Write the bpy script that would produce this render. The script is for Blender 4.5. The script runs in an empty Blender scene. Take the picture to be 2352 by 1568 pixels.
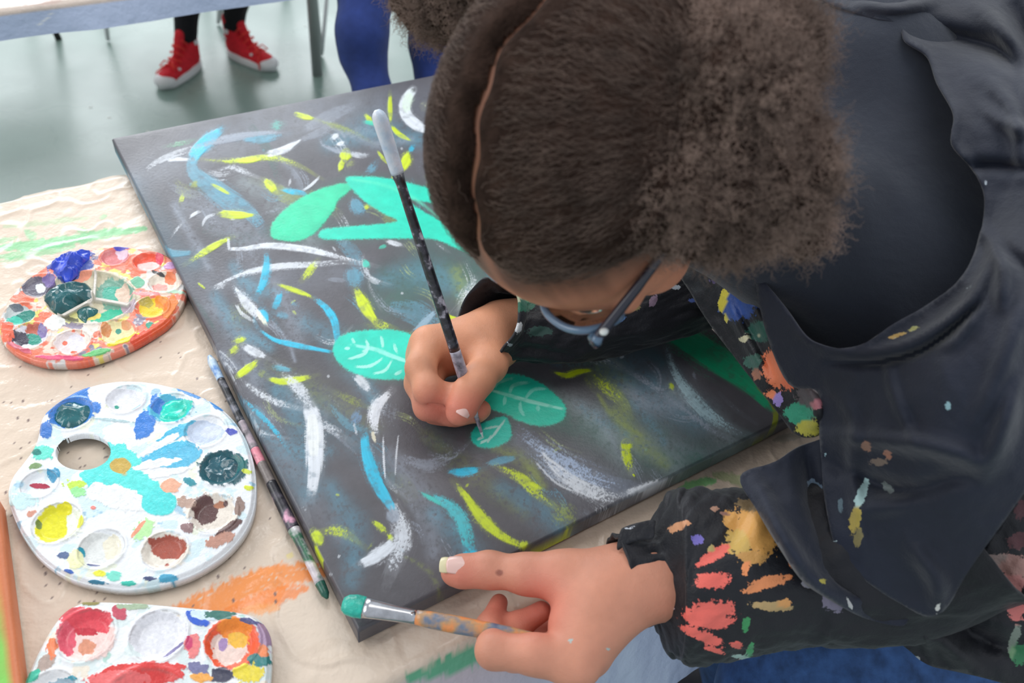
import bpy, math, random
import numpy as np
from mathutils import Vector, Matrix
from mathutils.geometry import delaunay_2d_cdt
random.seed(4); rng = np.random.default_rng(4)
SC = bpy.context.scene; COL = SC.collection

# ------------------------------------------------------------ camera, light, exposure
R = np.array([[0.99029928, -0.13895083, 0.], [0.09770843, 0.69636566, -0.71100488], [0.09879472, 0.70410762, 0.70318708]])
F = 1928.44; T = .74; H = T + .008 + .5885          # focal length in pixels of a 2352 wide frame, table height, eye height
cam = bpy.data.objects.new('camera', bpy.data.cameras.new('camera')); COL.objects.link(cam)
M = Matrix([list(R[i]) + [0] for i in range(3)] + [[0, 0, 0, 1]]); M.translation = (0, 0, H)
cam.matrix_world = M; cam.data.sensor_width = 36; cam.data.lens = 36 * F / 2352
cam.data.clip_start = .02; cam.data.clip_end = 60
cam.data.dof.use_dof = True; cam.data.dof.focus_distance = .72; cam.data.dof.aperture_fstop = 7.0
SC.camera = cam
w = bpy.data.worlds.new('world'); SC.world = w; w.use_nodes = True
w.node_tree.nodes['Background'].inputs[0].default_value = (.86, .93, 1, 1)
w.node_tree.nodes['Background'].inputs[1].default_value = .62
def area(name, loc, aim, sx, sy, power, col):
    l = bpy.data.lights.new(name, 'AREA'); l.shape = 'RECTANGLE'; l.size = sx; l.size_y = sy; l.energy = power; l.color = col
    o = bpy.data.objects.new(name, l); COL.objects.link(o); o.location = loc
    o.rotation_euler = (Vector(aim) - Vector(loc)).to_track_quat('-Z', 'Y').to_euler(); return o
area("window_light", (-2.6, 5.0, 2.3), (0, .8, .7), 3.6, 2.2, 150, (.93, .97, 1))
area('window_light', (-2.8, .2, 2.5), (0, .7, .8), 2.4, 1.6, 36, (1, .985, .96))
area('ceiling_lamp_light', (.3, 1.2, 2.9), (.1, .9, .7), 1.8, 1.2, 22, (1, .97, .93))
SC.view_settings.view_transform = 'Standard'; SC.view_settings.look = 'None'; SC.view_settings.gamma = 1
SC.view_settings.use_curve_mapping = False; SC.view_settings.exposure = .12

# ------------------------------------------------------------ helpers
def ray(px, py):
    px = np.asarray(px, float); py = np.asarray(py, float)
    return np.stack([(px - 1176) / F, -(py - 784) / F, -np.ones_like(px)], -1) @ R.T
def P(px, py, z):                                   # point seen at a pixel of the photo, at height z above the floor
    d = ray(px, py); t = (np.asarray(z) - H) / d[..., 2]; return np.array([0, 0, H]) + d * t[..., None]
def Q(px, py, d):                                   # the same, at a distance d
    return np.array([0, 0, H]) + ray(px, py) * np.asarray(d, float)[..., None]
def proj(p):
    c = (np.asarray(p, float) - [0, 0, H]) @ R
    return 1176 + F * c[..., 0] / -c[..., 2], 784 - F * c[..., 1] / -c[..., 2], -c[..., 2]
def lin(c):
    c = np.asarray(c, float) / 255.; return np.where(c <= .04045, c / 12.92, ((c + .055) / 1.055) ** 2.4)
def rgba(c): return tuple(lin(c)) + (1,)
def hsh(ix, iy, s):
    n = (ix.astype(np.int64) * 374761393 + iy.astype(np.int64) * 668265263 + s * 974634777) & 0xffffffff
    n = ((n ^ (n >> 13)) * 1274126177) & 0xffffffff
    return ((n ^ (n >> 16)) & 0xffff) / 65535.
def vn(x, y, s=0):
    ix = np.floor(x); iy = np.floor(y); fx = x - ix; fy = y - iy
    fx = fx * fx * (3 - 2 * fx); fy = fy * fy * (3 - 2 * fy)
    return (hsh(ix, iy, s) * (1 - fx) + hsh(ix + 1, iy, s) * fx) * (1 - fy) + (hsh(ix, iy + 1, s) * (1 - fx) + hsh(ix + 1, iy + 1, s) * fx) * fy
def fbm(x, y, s=0, o=4):
    r = 0; a = .5; t = 0
    for k in range(o): r = r + a * vn(x * 2 ** k, y * 2 ** k, s + k * 17); t += a; a *= .55
    return r / t
def sst(a, b, x):
    t = np.clip((x - a) / (b - a), 0, 1); return t * t * (3 - 2 * t)

def mesh_obj(name, V, Fa, mat=None, parent=None, smooth=True, attrs=None):
    me = bpy.data.meshes.new(name)
    V = np.asarray(V, np.float32)
    if isinstance(Fa, np.ndarray):
        n, k = Fa.shape
        me.vertices.add(len(V)); me.vertices.foreach_set('co', V.ravel())
        me.loops.add(n * k); me.loops.foreach_set('vertex_index', Fa.astype(np.int32).ravel())
        me.polygons.add(n); me.polygons.foreach_set('loop_start', np.arange(0, n * k, k, dtype=np.int32))
        me.polygons.foreach_set('loop_total', np.full(n, k, np.int32)); me.update(calc_edges=True); me.validate()
    else: me.from_pydata([tuple(map(float, v)) for v in V], [], [tuple(int(i) for i in f) for f in Fa])
    if smooth: me.polygons.foreach_set('use_smooth', np.ones(len(me.polygons), bool))
    if mat: me.materials.append(mat)
    for k, a in (attrs or {}).items(): put(me, k, a)
    o = bpy.data.objects.new(name, me); COL.objects.link(o)
    if parent: o.parent = parent
    return o
def put(me, k, a):
    a = np.asarray(a, np.float32)
    if a.ndim == 2:
        at = me.attributes.new(k, 'FLOAT_COLOR', 'POINT'); b = np.ones((len(a), 4), np.float32); b[:, :3] = a[:, :3]; at.data.foreach_set('color', b.ravel())
    else:
        at = me.attributes.new(k, 'FLOAT', 'POINT'); at.data.foreach_set('value', a)
def empty(name, loc=(0, 0, 0)):
    o = bpy.data.objects.new(name, None); COL.objects.link(o); o.location = loc; o.empty_display_size = .05; return o
def tag(o, label, cat, group=None):
    o['label'] = label; o['category'] = cat
    if group: o['group'] = group
    return o
def recentre(root, kids=None):                      # kids were built in world space; keep them there under an Empty at its base
    for k in root.children: k.matrix_parent_inverse = Matrix.Translation(-Vector(root.location))
def stuff(o): o['kind'] = 'stuff'; return o

# ---- materials
def mat(name, col=None, rough=.5, spec=.5, attr=None, metal=0, sss=0, bump=None, vary=None, coat=0, sheen=0, trans=0, alpha=1, rvary=None):
    m = bpy.data.materials.new(name); m.use_nodes = True; N = m.node_tree.nodes; L = m.node_tree.links; b = N['Principled BSDF']
    b.inputs['Roughness'].default_value = rough; b.inputs['Specular IOR Level'].default_value = spec; b.inputs['Metallic'].default_value = metal
    b.inputs['Coat Weight'].default_value = coat; b.inputs['Coat Roughness'].default_value = .12; b.inputs['Sheen Weight'].default_value = sheen
    b.inputs['Sheen Roughness'].default_value = .5
    b.inputs['Transmission Weight'].default_value = trans; b.inputs['Alpha'].default_value = alpha
    if sss:
        b.inputs['Subsurface Weight'].default_value = sss; b.inputs['Subsurface Radius'].default_value = (1, .35, .2); b.inputs['Subsurface Scale'].default_value = .006
    tc = N.new('ShaderNodeTexCoord')
    def noise(scale, detail=4, rg=.6, vec=None):
        n = N.new('ShaderNodeTexNoise'); n.inputs['Scale'].default_value = scale; n.inputs['Detail'].default_value = detail; n.inputs['Roughness'].default_value = rg
        L.new(vec or tc.outputs['Object'], n.inputs['Vector']); return n
    src = None
    if attr:
        a = N.new('ShaderNodeAttribute'); a.attribute_name = attr; src = a.outputs['Color']
    elif col is not None:
        c = N.new('ShaderNodeRGB'); c.outputs[0].default_value = rgba(col); src = c.outputs[0]
    if vary:                                        # (scale, darker factor, lighter factor)
        n = noise(vary[0], 5); mr = N.new('ShaderNodeMapRange'); mr.inputs[1].default_value = .3; mr.inputs[2].default_value = .7
        mr.inputs[3].default_value = vary[1]; mr.inputs[4].default_value = vary[2]; L.new(n.outputs[0], mr.inputs[0])
        mx = N.new('ShaderNodeVectorMath'); mx.operation = 'SCALE'; L.new(src, mx.inputs[0]); L.new(mr.outputs[0], mx.inputs['Scale']); src = mx.outputs[0]
    if src is not None: L.new(src, b.inputs['Base Color'])
    if rvary:
        n = noise(rvary[0], 3); mr = N.new('ShaderNodeMapRange'); mr.inputs[1].default_value = .35; mr.inputs[2].default_value = .65
        mr.inputs[3].default_value = rvary[1]; mr.inputs[4].default_value = rvary[2]; L.new(n.outputs[0], mr.inputs[0]); L.new(mr.outputs[0], b.inputs['Roughness'])
    if bump:
        prev = None
        for sc, dist in (bump if isinstance(bump[0], tuple) else [bump]):
            n = noise(sc, 4); bp = N.new('ShaderNodeBump'); bp.inputs['Distance'].default_value = dist; L.new(n.outputs[0], bp.inputs['Height'])
            if prev: L.new(prev, bp.inputs['Normal'])
            prev = bp.outputs[0]
        L.new(prev, b.inputs['Normal'])
    return m
def splat_mat(name, col, rough, bump, sheen=0, spec=.3, fine=260, wet=.35):   # cloth colour with dried paint where 'mask' (plus a ragged noise) says so
    m = mat(name, col, rough, spec, bump=bump, sheen=sheen, vary=(9, .75, 1.3)); N = m.node_tree.nodes; L = m.node_tree.links; b = N['Principled BSDF']
    base = b.inputs['Base Color'].links[0].from_socket
    tc = [n for n in N if n.type == 'TEX_COORD'][0]
    n = N.new('ShaderNodeTexNoise'); n.inputs['Scale'].default_value = fine; n.inputs['Detail'].default_value = 5; n.inputs['Roughness'].default_value = .7; L.new(tc.outputs['Object'], n.inputs[0])
    a = N.new('ShaderNodeAttribute'); a.attribute_name = 'mask'; c = N.new('ShaderNodeAttribute'); c.attribute_name = 'splat'
    s1 = N.new('ShaderNodeMath'); s1.operation = 'MULTIPLY_ADD'; L.new(n.outputs[0], s1.inputs[0]); s1.inputs[1].default_value = 1.1; L.new(a.outputs['Fac'], s1.inputs[2])
    mr = N.new('ShaderNodeMapRange'); mr.inputs[1].default_value = 1.02; mr.inputs[2].default_value = 1.07; L.new(s1.outputs[0], mr.inputs[0])
    mx = N.new('ShaderNodeMix'); mx.data_type = 'RGBA'; L.new(mr.outputs[0], mx.inputs['Factor']); L.new(base, mx.inputs['A']); L.new(c.outputs['Color'], mx.inputs['B'])
    L.new(mx.outputs['Result'], b.inputs['Base Color'])
    m2 = N.new('ShaderNodeMapRange'); m2.inputs[3].default_value = rough; m2.inputs[4].default_value = wet; L.new(mr.outputs[0], m2.inputs[0]); L.new(m2.outputs[0], b.inputs['Roughness'])
    return m

# ---- signed distance modelling: smooth union of tapered limbs and ellipsoids, meshed with surface nets
def cone(a, b, ra, rb):
    a = np.array(a, np.float32); b = np.array(b, np.float32); ba = b - a; L2 = float(ba @ ba) + 1e-12
    def f(p):
        q = p - a; t = np.clip(q @ ba / L2, 0, 1); return np.linalg.norm(q - t[:, None] * ba, axis=1) - (ra + t * (rb - ra))
    return f
def ell(c, r, ax=None):
    c = np.array(c, np.float32); r = np.array(r, np.float32); A = None if ax is None else np.array(ax, np.float32)
    def f(p):
        q = p - c
        if A is not None: q = q @ A.T
        k0 = np.linalg.norm(q / r, axis=1); k1 = np.linalg.norm(q / (r * r), axis=1) + 1e-9; return k0 * (k0 - 1) / k1
    return f
def chain(pts, rs): return [cone(pts[i], pts[i + 1], rs[i], rs[i + 1]) for i in range(len(pts) - 1)]
def smin(a, b, k):
    h = np.clip(.5 + .5 * (b - a) / k, 0, 1); return b * (1 - h) + a * h - k * h * (1 - h)
def blend(groups):                                  # groups: list of (k, [fns]) unioned in turn with smoothness k; k<0 carves
    def f(p):
        d = None
        for k, fs in groups:
            for g in fs:
                e = g(p)
                if d is None: d = e
                elif k < 0: d = -smin(-d, e, -k)
                else: d = smin(d, e, k)
        return d
    return f
def nets(f, lo, hi, h):
    lo = np.array(lo, float); hi = np.array(hi, float); c = 4; n = (np.ceil((hi - lo) / (h * c)).astype(int) + 1)
    ax = [lo[i] + np.arange(n[i]) * h * c + h * c / 2 for i in range(3)]
    g = np.stack(np.meshgrid(*ax, indexing='ij'), -1).reshape(-1, 3).astype(np.float32)
    dc = np.concatenate([f(x) for x in np.array_split(g, max(1, len(g) // 200000))])
    D = np.repeat(np.repeat(np.repeat(dc.reshape(n), c, 0), c, 1), c, 2).astype(np.float32)
    act = np.argwhere(np.abs(dc.reshape(n)) < h * c * 1.35)
    o = np.stack(np.meshgrid(*[np.arange(c)] * 3, indexing='ij'), -1).reshape(-1, 3)
    for ch in np.array_split(act, max(1, len(act) // 4000)):
        I = (ch[:, None, :] * c + o[None]).reshape(-1, 3)
        D[I[:, 0], I[:, 1], I[:, 2]] = f((lo + (I + .5) * h).astype(np.float32))
    S = D < 0
    N = D.shape; cn = tuple(x - 1 for x in N)
    acc = np.zeros(cn + (3,), np.float32); cnt = np.zeros(cn, np.float32)
    def sl(d): return tuple(slice(x, x + m) for x, m in zip(d, cn))
    for a in range(3):
        for u in (0, 1):
            for v in (0, 1):
                d0 = [0, 0, 0]; o2 = [i for i in range(3) if i != a]; d0[o2[0]] = u; d0[o2[1]] = v; d1 = list(d0); d1[a] = 1
                A = D[sl(d0)]; B = D[sl(d1)]; m = (A < 0) != (B < 0)
                idx = np.nonzero(m); t = A[idx] / (A[idx] - B[idx])
                q = np.zeros((len(t), 3), np.float32); q[:, o2[0]] = u; q[:, o2[1]] = v; q[:, a] = t
                acc[idx] += q; cnt[idx] += 1
    vi = np.nonzero(cnt > 0); V = (np.stack(vi, -1) + acc[vi] / cnt[vi][:, None] + .5) * h + lo
    ID = np.full(cn, -1, np.int64); ID[vi] = np.arange(len(V)); out = []
    for a in range(3):
        b, c2 = [(1, 2), (2, 0), (0, 1)][a]
        s0 = [slice(1, N[i] - 1) for i in range(3)]; s0[a] = slice(0, N[a] - 1); s1 = list(s0); s1[a] = slice(1, N[a])
        A = S[tuple(s0)]; B = S[tuple(s1)]; I = np.argwhere(A != B)
        I += np.array([0 if i == a else 1 for i in range(3)])
        fl = S[I[:, 0], I[:, 1], I[:, 2]]
        e = np.eye(3, dtype=int)
        def g(db, dc_): J = I - db * e[b] - dc_ * e[c2]; return ID[J[:, 0], J[:, 1], J[:, 2]]
        q = np.stack([g(1, 1), g(0, 1), g(0, 0), g(1, 0)], -1); q[~fl] = q[~fl][:, ::-1]; out.append(q)
    Fq = np.concatenate(out); Fq = Fq[(Fq >= 0).all(1)]
    return V, Fq
def relax(V, Fq, it=2, lam=.5):
    for _ in range(it):
        s = np.zeros_like(V); c = np.zeros(len(V))
        for i in range(4):
            a = Fq[:, i]; b = Fq[:, (i + 1) % 4]
            for k in range(3): s[:, k] += np.bincount(a, V[b, k], len(V)) + np.bincount(b, V[a, k], len(V))
            c += np.bincount(a, minlength=len(V)) + np.bincount(b, minlength=len(V))
        V = V + lam * (s / np.maximum(c, 1)[:, None] - V)
    return V
def sdf(name, groups, lo, hi, h, m=None, parent=None, it=2, disp=None):
    f = groups if callable(groups) else blend(groups)
    V, Fq = nets(f, lo, hi, h); V = relax(V, Fq, it)
    if disp is not None: V = disp(V, Fq)
    return mesh_obj(name, V, Fq, m, parent)
def normals(V, Fq):
    n = np.cross(V[Fq[:, 2]] - V[Fq[:, 0]], V[Fq[:, 3]] - V[Fq[:, 1]]); N = np.zeros_like(V)
    for i in range(4):
        for k in range(3): N[:, k] += np.bincount(Fq[:, i], n[:, k], len(V))
    return N / (np.linalg.norm(N, axis=1)[:, None] + 1e-12)
def tube(pts, rs, seg=16, cap=True):                # swept tube of varying radius
    pts = np.array(pts, float); rs = np.broadcast_to(rs, len(pts)); V = []; Fa = []
    tg = np.gradient(pts, axis=0); tg /= np.linalg.norm(tg, axis=1)[:, None]
    up = np.array([0, 0, 1.]) if abs(tg[0][2]) < .9 else np.array([1., 0, 0]); u = np.cross(tg[0], up); u /= np.linalg.norm(u)
    for i, p in enumerate(pts):
        u = u - tg[i] * (u @ tg[i]); u /= np.linalg.norm(u); v = np.cross(tg[i], u)
        for k in range(seg):
            a = 2 * math.pi * k / seg; V.append(p + rs[i] * (math.cos(a) * u + math.sin(a) * v))
    for i in range(len(pts) - 1):
        for k in range(seg): Fa.append((i * seg + k, i * seg + (k + 1) % seg, (i + 1) * seg + (k + 1) % seg, (i + 1) * seg + k))
    if cap: Fa.append(tuple(range(seg))[::-1]); Fa.append(tuple(range((len(pts) - 1) * seg, len(pts) * seg)))
    return V, Fa
def tube_obj(name, pts, rs, m, parent=None, seg=16): V, Fa = tube(pts, rs, seg); return mesh_obj(name, V, Fa, m, parent)
def spline(pts, n=8, closed=False):                 # Catmull-Rom
    p = np.array(pts, float); out = []; m = len(p)
    for i in range(m if closed else m - 1):
        g = (lambda j: p[j % m]) if closed else (lambda j: p[min(max(j, 0), m - 1)])
        a, b, c, d = g(i - 1), g(i), g(i + 1), g(i + 2)
        for t in np.arange(n) / n: out.append(.5 * ((2 * b) + (-a + c) * t + (2 * a - 5 * b + 4 * c - d) * t * t + (-a + 3 * b - 3 * c + d) * t ** 3))
    if not closed: out.append(p[-1])
    return np.array(out)
def inside(x, y, poly):
    r = np.zeros(x.shape, bool); n = len(poly)
    for i in range(n):
        (x1, y1), (x2, y2) = poly[i], poly[(i + 1) % n]
        c = ((y1 > y) != (y2 > y)) & (x < (x2 - x1) * (y - y1) / (y2 - y1 + 1e-12) + x1); r ^= c
    return r
def pdist(x, y, L):                                 # distance to a polyline, along parameter, signed side
    best = np.full(x.shape, 1e9); tt = np.zeros(x.shape); sd = np.zeros(x.shape); acc = 0
    seg = np.linalg.norm(np.diff(L, axis=0), axis=1); tot = seg.sum() + 1e-9
    for i in range(len(L) - 1):
        ax, ay = L[i]; bx, by = L[i + 1]; dx, dy = bx - ax, by - ay; l2 = dx * dx + dy * dy + 1e-12
        t = np.clip(((x - ax) * dx + (y - ay) * dy) / l2, 0, 1); ex = x - ax - t * dx; ey = y - ay - t * dy; d = np.hypot(ex, ey)
        m = d < best; best = np.where(m, d, best); tt = np.where(m, (acc + t * seg[i]) / tot, tt); sd = np.where(m, np.sign(dx * ey - dy * ex) * d, sd); acc += seg[i]
    return best, tt, sd, tot
def grid_faces(nx, ny):
    i = np.arange(nx * ny).reshape(nx, ny); return np.stack([i[:-1, :-1].ravel(), i[1:, :-1].ravel(), i[1:, 1:].ravel(), i[:-1, 1:].ravel()], -1)

# ------------------------------------------------------------ room: floor
e1 = np.array([.79654905, .60457391, 0]); e2 = np.array([-.60457391, .79654905, 0]); ez = np.array([0, 0, 1.])
m_floor = mat('green grey linoleum', (128, 150, 142), .3, .5, vary=(3.2, .88, 1.1), rvary=(2.2, .24, .34), bump=(60, .0002))
nx = 60; gx, gy = np.meshgrid(np.linspace(-5, 5, nx), np.linspace(-2, 8, nx), indexing='ij')
fl = mesh_obj('floor', np.stack([gx.ravel(), gy.ravel(), 0 * gx.ravel()], -1), grid_faces(nx, nx), m_floor); fl['kind'] = 'structure'
V = []; Fa = []                                      # small paint flecks dried on the floor
for px, py in ((208, 246), (340, 302), (660, 420), (1000, 395), (700, 60), (250, 270)):
    c = P(px, py, .0008); i = len(V); n = 7
    V += [c + .006 * (1 + .4 * math.sin(3 * k)) * np.array([math.cos(k * 2 * math.pi / n), .6 * math.sin(k * 2 * math.pi / n), 0]) for k in range(n)]; Fa.append(tuple(range(i, i + n)))
o = mesh_obj('paint_fleck', V, Fa, mat('fleck paint', (225, 228, 222), .5)); o.parent = fl; stuff(o)

# ------------------------------------------------------------ main table under its paper and film
TB = P(822, 1448, T + .02); LA, LB_ = .450, .70     # near left corner of the canvas, canvas size
f0 = float(P(1180, 1400, T) @ e2); f1 = float(P(280, 400, T) @ e2); tx0 = -1.15; tx1 = float(TB @ e1) + LA + .035
def TW(a, b, z): return np.asarray(a)[..., None] * e1 + np.asarray(b)[..., None] * e2 + np.asarray(z)[..., None] * ez
table = empty('work_table', tuple(TW((tx0 + tx1) / 2, (f0 + f1) / 2, 0.)))
tag(table, 'main work table in the foreground, its top hidden under pale paper and film', 'table')
m_wood = mat('beech laminate', (196, 170, 132), .45, vary=(12, .85, 1.1)); m_steel = mat('brushed steel tube', (190, 190, 188), .3, metal=1)
def box(name, c, s, ax, m, parent=None):
    V = [np.array(c) + sx * s[0] / 2 * ax[0] + sy * s[1] / 2 * ax[1] + sz * s[2] / 2 * ax[2] for sx in (-1, 1) for sy in (-1, 1) for sz in (-1, 1)]
    Fa = [(0, 1, 3, 2), (4, 6, 7, 5), (0, 4, 5, 1), (2, 3, 7, 6), (0, 2, 6, 4), (1, 5, 7, 3)]
    o = mesh_obj(name, V, Fa, m, parent, smooth=False); md = o.modifiers.new('bevel', 'BEVEL'); md.width = min(s) * .12; md.segments = 2; return o
box('tabletop', TW((tx0 + tx1) / 2, (f0 + f1) / 2, T - .017), (tx1 - tx0 - .02, f1 - f0 - .02, .025), (e1, e2, ez), m_wood, table)
for a in (tx0 + .08, tx1 - .06):
    for b in (f0 + .06, f1 - .06):
        p = TW(a, b, 0.); tube_obj('leg', [p, p + ez * (T - .031)], .016, m_steel, table)
recentre(table)
# paper and film: one cover, creased, folded over the front edge and hanging
def cover(a0, a1, b0, b1, drop, slope, na, nb, nd, paint, name, matl, ztop, seed, backdrop=.012):
    A = np.linspace(a0, a1, na); prof = []           # profile from the hanging front hem up over the edge and back
    for k in range(nd):
        t = 1 - k / nd; prof.append((b0 - .004 - slope * t - .0, ztop - .006 - drop * t))
    for k in range(4): t = k / 3 * math.pi / 2; prof.append((b0 + .004 - .008 * math.cos(t) * 1., ztop - .006 + .006 * math.sin(t)))
    for k in range(1, nb): prof.append((b0 + .004 + (b1 - b0 - .006) * k / (nb - 1), ztop))
    prof.append((b1 + .004, ztop - .004)); prof.append((b1 + .006, ztop - backdrop))
    pr = np.array(prof); aa, kk = np.meshgrid(A, np.arange(len(pr)), indexing='ij'); b = pr[kk, 0]; z = pr[kk, 1].copy()
    drp = np.clip((ztop - .006 - z) / max(drop, .01), 0, 1) * (kk < nd)
    wr = fbm(aa * 16, b * 16, seed, 4) - .5
    rid = 1 - np.abs(2 * fbm(aa * 9 + 3, b * 13 + 1, seed + 5, 3) - 1); rid2 = 1 - np.abs(2 * fbm(aa * 25, b * 21, seed + 9, 2) - 1)
    on = 1 - sst(0, .05, drp)
    z = z + on * (.0008 * wr + .0009 * np.clip(rid - .86, 0, 1) / .14 + .0009 * np.clip(rid2 - .88, 0, 1) / .12)
    b = b + drp * min(.030, drop * .10) / .030 * (1 if drop < .1 else 1.4) * (.030 * np.sin(aa * 19 + 1.3 * np.sin(aa * 7)) - .01 + .012 * wr) - .004 * drp * rid
    b = b + (np.arange(len(pr))[None, :] >= len(pr) - 2) * .006 * np.sin(aa * 23 + np.cos(aa * 51))
    W = TW(aa, b, z); col, gl = paint(aa, b, drp, W)
    o = mesh_obj(name, W.reshape(-1, 3), grid_faces(na, len(pr)), matl, attrs={'col': col.reshape(-1, 3)}); return o
def dabs(W, items, col, seed=3):
    px, py, _ = proj(W)
    for (pts, wd, c, op) in items:
        L = spline(pts, 5) if len(pts) > 2 else np.array(pts, float); d, t, sd, tot = pdist(px, py, L)
        n = fbm(px / 9, py / 9, seed, 4); st = fbm(sd / 3.5 + 50, t * tot / 90, seed + 3, 3); seed += 7
        wv = wd / 2 * (1 - .55 * np.abs(2 * t - 1) ** 3)
        m = sst(1.12, .72, d / wv + (n - .5) * 1.1) * sst(.30, .52, st + .18) * op
        col = col * (1 - m[..., None]) + lin(c) * m[..., None]
    return col
def paint_main(aa, b, drp, W):
    col = np.ones(aa.shape + (3,)) * lin((226, 207, 188)); n = fbm(aa * 5, b * 5, 31, 4)[..., None]
    col = col * (.93 + .14 * n)
    blue = sst(.02, .30, drp)[..., None]; col = col * (1 - blue) + lin((202, 214, 238)) * blue
    band = (sst(0, .04, drp) * (1 - sst(.25, .45, drp)))[..., None]; col = col * (1 - .8 * band) + lin((200, 190, 204)) * .8 * band
    G = (120, 215, 150); G2 = (90, 190, 150)
    it = [([(-10, 570), (100, 560), (180, 548), (260, 535), (335, 525)], 26, G, .75), ([(0, 590), (90, 578), (170, 565)], 20, G, .6), ([(10, 520), (110, 510), (200, 500)], 14, G, .3),
          ([(60, 530), (80, 545)], 22, G, .6), ([(180, 530), (200, 528)], 16, G, .5), ([(-10, 555), (40, 545)], 12, G, .5), ([(230, 500), (245, 495)], 12, G, .5), ([(0, 600), (70, 590)], 9, G, .5),
          ([(380, 1420), (480, 1385), (560, 1350), (640, 1325), (740, 1310)], 66, (247, 150, 75), .95), ([(520, 1405), (600, 1378), (700, 1350)], 42, (250, 140, 60), .9), ([(560, 1400), (640, 1395)], 26, (250, 165, 90), .7),
          ([(660, 1278), (672, 1272)], 14, (235, 215, 120), .6), ([(1780, 1010), (1835, 1000)], 20, (150, 150, 130), .5), ([(1560, 1130), (1590, 1112), (1640, 1105)], 24, (110, 200, 120), .8), ([(1570, 1150), (1590, 1165)], 12, (90, 180, 100), .9),
          ([(1640, 1090), (1690, 1100), (1730, 1110)], 26, (160, 190, 120), .55), ([(940, 1556), (1000, 1540), (1060, 1515), (1120, 1490), (1180, 1455)], 46, (95, 180, 140), .95)]
    col = dabs(W, it, col)
    px, py, _ = proj(W); cell = 19.; ix = np.floor(px / cell); iy = np.floor(py / cell)      # fine dark splatter on the paper
    cx = (ix + .2 + .6 * hsh(ix, iy, 5)) * cell; cy = (iy + .2 + .6 * hsh(ix, iy, 6)) * cell; rr = 1.4 + 3.2 * hsh(ix, iy, 7) ** 2
    m = (np.hypot(px - cx, (py - cy) * 1.3) < rr) & (hsh(ix, iy, 8) < .34 * fbm(px / 160, py / 160, 9, 2) + .02) & (px < 640) & (py > 760) & (py < 1420)
    col = np.where(m[..., None], lin((120, 100, 98)), col); return col, None
m_cover = mat('paper under clear film', attr='col', rough=.32, spec=.45, bump=[(26, .0035), (120, .0005)], coat=.35, rvary=(9, .2, .5))
cv = cover(-.56, tx1 - .0, f0, f1, .21, .07, 640, 440, 44, paint_main, 'table_cover', m_cover, T - .0025, 3)
tag(cv, 'pale beige paper and clear film cover on the main table, hanging over its front edge', 'table cover')

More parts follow.
